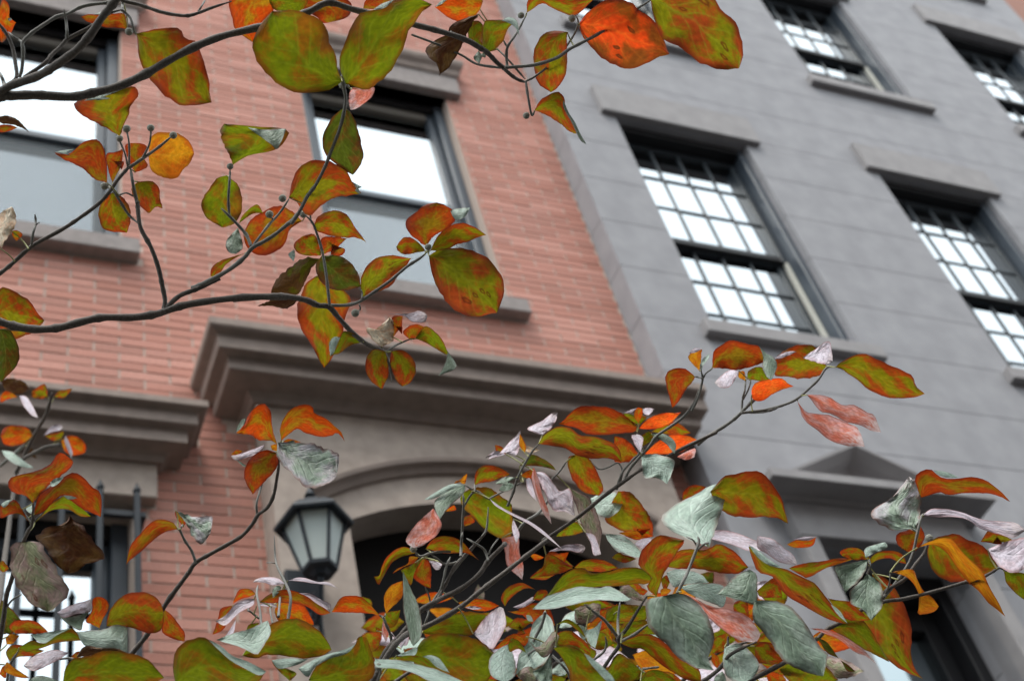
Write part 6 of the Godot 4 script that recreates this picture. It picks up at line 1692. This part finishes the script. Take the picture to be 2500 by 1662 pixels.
func leaf_surface(spec: Array, z: float, tilt: float, origin: Vector3, mesh: ArrayMesh, anchor_y: float) -> void:
	var l := points(spec[2])
	var r := PackedVector2Array([l[0]])
	r.append_array(points(spec[3]))
	r.append(l[l.size() - 1])
	var rows := 22
	var cols := 8
	l = resampled(l, rows)
	r = resampled(r, rows)
	var cup := rng.randf_range(0.10, 0.26) * (1.0 if rng.randf() < 0.7 else -1.0)
	var wave := rng.randf_range(0.02, 0.06)
	var phase := rng.randf() * TAU
	var freq := rng.randf_range(1.6, 3.2) * TAU
	var curl := rng.randf_range(-0.10, 0.16)
	var crumple := 0.05 if spec[0].right(1) in "VLWB" else 0.015
	var nz := FastNoiseLite.new()
	nz.seed = rng.randi() % 10000
	nz.frequency = 1.0
	var width := 0.0
	for i in rows + 1:
		width = maxf(width, l[i].distance_to(r[i]))
	var length := l[0].distance_to(l[rows])
	# nibbled, uneven margins
	var ragged := 0.06 if spec[0].right(1) in "BVWSC" else 0.022
	for i in range(1, rows):
		var out := (l[i] - r[i]).normalized() * width * ragged
		l[i] += out * nz.get_noise_2d(i * 0.42, 31.0) * 1.5
		r[i] -= out * nz.get_noise_2d(i * 0.42, 77.0) * 1.5
	var vs := PackedVector3Array()
	var uv := PackedVector2Array()
	for i in rows + 1:
		var t := float(i) / rows
		var w := l[i].distance_to(r[i])
		for j in cols + 1:
			var s := float(j) / cols
			var p := l[i].lerp(r[i], s)
			var e := s * 2.0 - 1.0
			var d := -tilt * (p.y - anchor_y)
			d += cup * w * absf(e) * (0.55 + 0.45 * absf(e))
			d += wave * width * e * absf(e) * sin(t * freq + phase + (1.3 if e > 0.0 else 0.0)) * 2.0
			d += curl * length * t * t
			d += crumple * width * nz.get_noise_2d(s * 3.5, t * 5.0) * 2.0
			vs.append(at(p.x, p.y, z + d * z / FOCAL) - origin)
			uv.append(Vector2(s, t))
	var ns := PackedVector3Array()
	var c1 := cols + 1
	var flip := (vs[(rows / 2) * c1 + cols] - vs[(rows / 2) * c1]).cross(vs[rows * c1] - vs[0]).dot(cam_basis.z) > 0.0
	for i in rows + 1:
		for j in c1:
			var ia := clampi(i, 1, rows - 1)
			var du := vs[ia * c1 + mini(j + 1, cols)] - vs[ia * c1 + maxi(j - 1, 0)]
			var dv := vs[mini(ia + 1, rows) * c1 + j] - vs[maxi(ia - 1, 0) * c1 + j]
			var n := du.cross(dv)
			n = n.normalized() if n.length_squared() > 1e-16 else cam_basis.z
			ns.append(n if flip else -n)
	var ix := PackedInt32Array()
	for i in rows:
		for j in cols:
			var a := i * c1 + j
			if flip:
				ix.append_array([a, a + c1, a + 1, a + 1, a + c1, a + c1 + 1])
			else:
				ix.append_array([a, a + 1, a + c1, a + 1, a + c1 + 1, a + c1])
	var arr := []
	arr.resize(Mesh.ARRAY_MAX)
	arr[Mesh.ARRAY_VERTEX] = vs
	arr[Mesh.ARRAY_NORMAL] = ns
	arr[Mesh.ARRAY_TEX_UV] = uv
	arr[Mesh.ARRAY_INDEX] = ix
	mesh.add_surface_from_arrays(Mesh.PRIMITIVE_TRIANGLES, arr)
	var list: Array = mats["leaf_" + spec[0].right(1)]
	mesh.surface_set_material(mesh.get_surface_count() - 1, list[rng.randi() % list.size()])


func twig_mesh(spec: Array, origin: Vector3) -> Mesh:
	var p := points(spec[4])
	var n := (p.size() - 1) * 6
	var path := PackedVector3Array()
	var radii := PackedFloat32Array()
	var ph := rng.randf() * 9.0
	for i in n + 1:
		var t := float(i) / n
		var q := spline(p, t)
		var z: float = lerpf(spec[0], spec[1], t) + 0.006 * sin(t * 7.0 + ph)
		path.append(at(q.x, q.y, z) - origin)
		var node := exp(-pow((fposmod(t * (p.size() - 1) * 0.5 + ph, 1.0) - 0.5) / 0.06, 2.0))
		radii.append((1.0 - 0.55 * smoothstep(0.8, 1.0, t) * (1.0 if spec[3] < 8.0 else 0.0)) * lerpf(spec[2], spec[3], t) * 0.55 * z / FOCAL * (1.0 + 0.05 * sin(t * 31.0 + ph) + 0.05 * sin(t * 83.0 + ph) + 0.22 * node))
	return tube(path, radii, 9)


func build_tree() -> void:
	var foot := Vector3(0.05, 0.12, -2.05)
	var tree := thing("dogwood_tree", "dogwood tree with red and green autumn leaves in front of both townhouses", "tree", foot)
	var fork := Vector3(0.1, 2.15, -1.75)
	var path := PackedVector3Array()
	var radii := PackedFloat32Array()
	for k in 13:
		var t := k / 12.0
		path.append(foot.lerp(fork, t) + Vector3(0.04 * sin(t * 5.0), 0, 0.03 * sin(t * 4.0 + 1.0)) * sin(t * PI) - foot)
		radii.append(lerpf(0.085, 0.05, t) + 0.05 * exp(-t * 9.0))
	part(tree, "trunk", tube(path, radii, 12), mats.bark)
	# the rest of the crown, to the left of and below the view
	var crown := begin()
	var n := 0
	while n < 2600:
		var c := Vector3(rng.randf_range(-2.6, 0.5), rng.randf_range(2.3, 4.6), rng.randf_range(-3.4, 0.2))
		var q := Vector3((c.x + 1.0) / 1.6, (c.y - 3.3) / 1.3, (c.z + 1.8) / 1.7)
		n += 1
		if q.length() > 1.0 or c.distance_to(EYE) < 1.0:
			continue
		var inside := false
		var cc := cam_basis.inverse() * (c - EYE)
		if cc.z < -0.05:
			var f := to_photo(c)
			inside = f.x > -260 and f.x < 2760 and f.y > -260 and f.y < 1930
		if inside:
			continue
		var a := Vector3(rng.randf_range(-1, 1), rng.randf_range(-0.5, 0.3), rng.randf_range(-1, 1)).normalized()
		var side := a.cross(Vector3.UP).normalized()
		var l := rng.randf_range(0.09, 0.13)
		quad(crown, c, c + a * l * 0.45 + side * l * 0.28, c + a * l, c + a * l * 0.45 - side * l * 0.28)
	placed(tree, "crown", crown, mats.crown_leaf).set_meta("kind", "stuff")
	var wood := PackedVector3Array()              # points along all twigs, for the leaf stalks to reach
	for b: String in LEAVES:
		for spec: Array in TWIGS[b]:
			var p := points(spec[4])
			for i in (p.size() - 1) * 6 + 1:
				var t := i / float((p.size() - 1) * 6)
				var q := spline(p, t)
				wood.append(at(q.x, q.y, lerpf(spec[0], spec[1], t)))
	for b: String in LEAVES:
		var twigs: Array = TWIGS[b]
		var bough: MeshInstance3D = null
		for k in twigs.size():
			var spec: Array = twigs[k]
			var x: float = spec[4][0]
			var y: float = spec[4][1]
			if k == 0 or x < -10 or y > 1640:
				# from the fork of the trunk to where the bough enters the view
				var start := at(x, y, spec[0])
				var bp := PackedVector3Array()
				var br := PackedFloat32Array()
				var end_r: float = spec[2] * 0.5 * spec[0] / FOCAL
				for i in 15:
					var t := i / 14.0
					bp.append(fork.lerp(start, t) + Vector3(0, -0.10 * sin(t * PI), 0.03 * sin(t * 6.0)) - foot)
					br.append(lerpf(0.022, end_r, pow(t, 0.6)))
				var limb := part(tree if k == 0 else bough, "bough" if k == 0 else "limb", tube(bp, br, 9), mats.bark)
				if k == 0:
					bough = limb
			part(bough, "twig", twig_mesh(spec, foot), mats.bark if spec[2] > 8.5 else mats.twig)
		for q: Array in BUDS[b]:
			var s := 1.0 + rng.randf() * 0.3
			part(bough, "flower_bud", lathe([[0.0004, -0.0042 * s], [0.003 * s, -0.0032 * s], [0.0043 * s, -0.0008 * s], [0.0043 * s, 0.0012 * s], [0.003 * s, 0.0032 * s], [0.0006, 0.0045 * s]], 10).commit(), mats.bud, at(q[0], q[1], q[2]) - foot)
		var specs: Array = LEAVES[b]
		if b == "filler":                         # the thicket of leaves deep behind the nearest ones
			var mass := ArrayMesh.new()
			for spec: Array in specs:
				leaf_surface(spec, spec[1], TILT[spec[0]] * rng.randf_range(0.5, 1.3), foot, mass, spec[2][1])
			part(bough, "foliage", mass, null).set_meta("kind", "stuff")
			continue
		var k := 0
		while k < specs.size():
			var spec: Array = specs[k]
			var z: float = spec[1]
			var base := at(spec[2][0], spec[2][1], z)
			var tilt: float = TILT[spec[0]] * rng.randf_range(0.7, 1.25)
			var mesh := ArrayMesh.new()
			leaf_surface(spec, z, tilt, base, mesh, spec[2][1])
			k += 1
			while k < specs.size() and (specs[k][0] as String).begins_with("+"):
				var flap: Array = specs[k]
				var high := 1e9
				for q in range(1, flap[2].size(), 2):
					high = minf(high, flap[2][q])
				for q in range(1, flap[3].size(), 2):
					high = minf(high, flap[3][q])
				# the fold starts on the leaf and comes forward from there
				var fz: float = z - tilt * (high - spec[2][1]) * z / FOCAL - 0.012
				leaf_surface(flap, fz, 0.9, base, mesh, high)
				k += 1
			# stalk to the nearest twig
			var best := wood[0]
			for w in wood:
				if w.distance_squared_to(base) < best.distance_squared_to(base):
					best = w
			if best.distance_to(base) < 0.05:
				var away := -cam_basis.z * 0.25 * best.distance_to(base)
				var sp := PackedVector3Array()
				var sr := PackedFloat32Array()
				for i in 6:
					var t := i / 5.0
					sp.append(best.lerp(base, t) + away * sin(t * PI) - base)
					sr.append(lerpf(0.0011, 0.0008, t))
				var stalk := tube(sp, sr, 6)
				mesh.add_surface_from_arrays(Mesh.PRIMITIVE_TRIANGLES, stalk.surface_get_arrays(0))
				mesh.surface_set_material(mesh.get_surface_count() - 1, mats.stalk)
			part(bough, "leaf", mesh, null, base - foot)
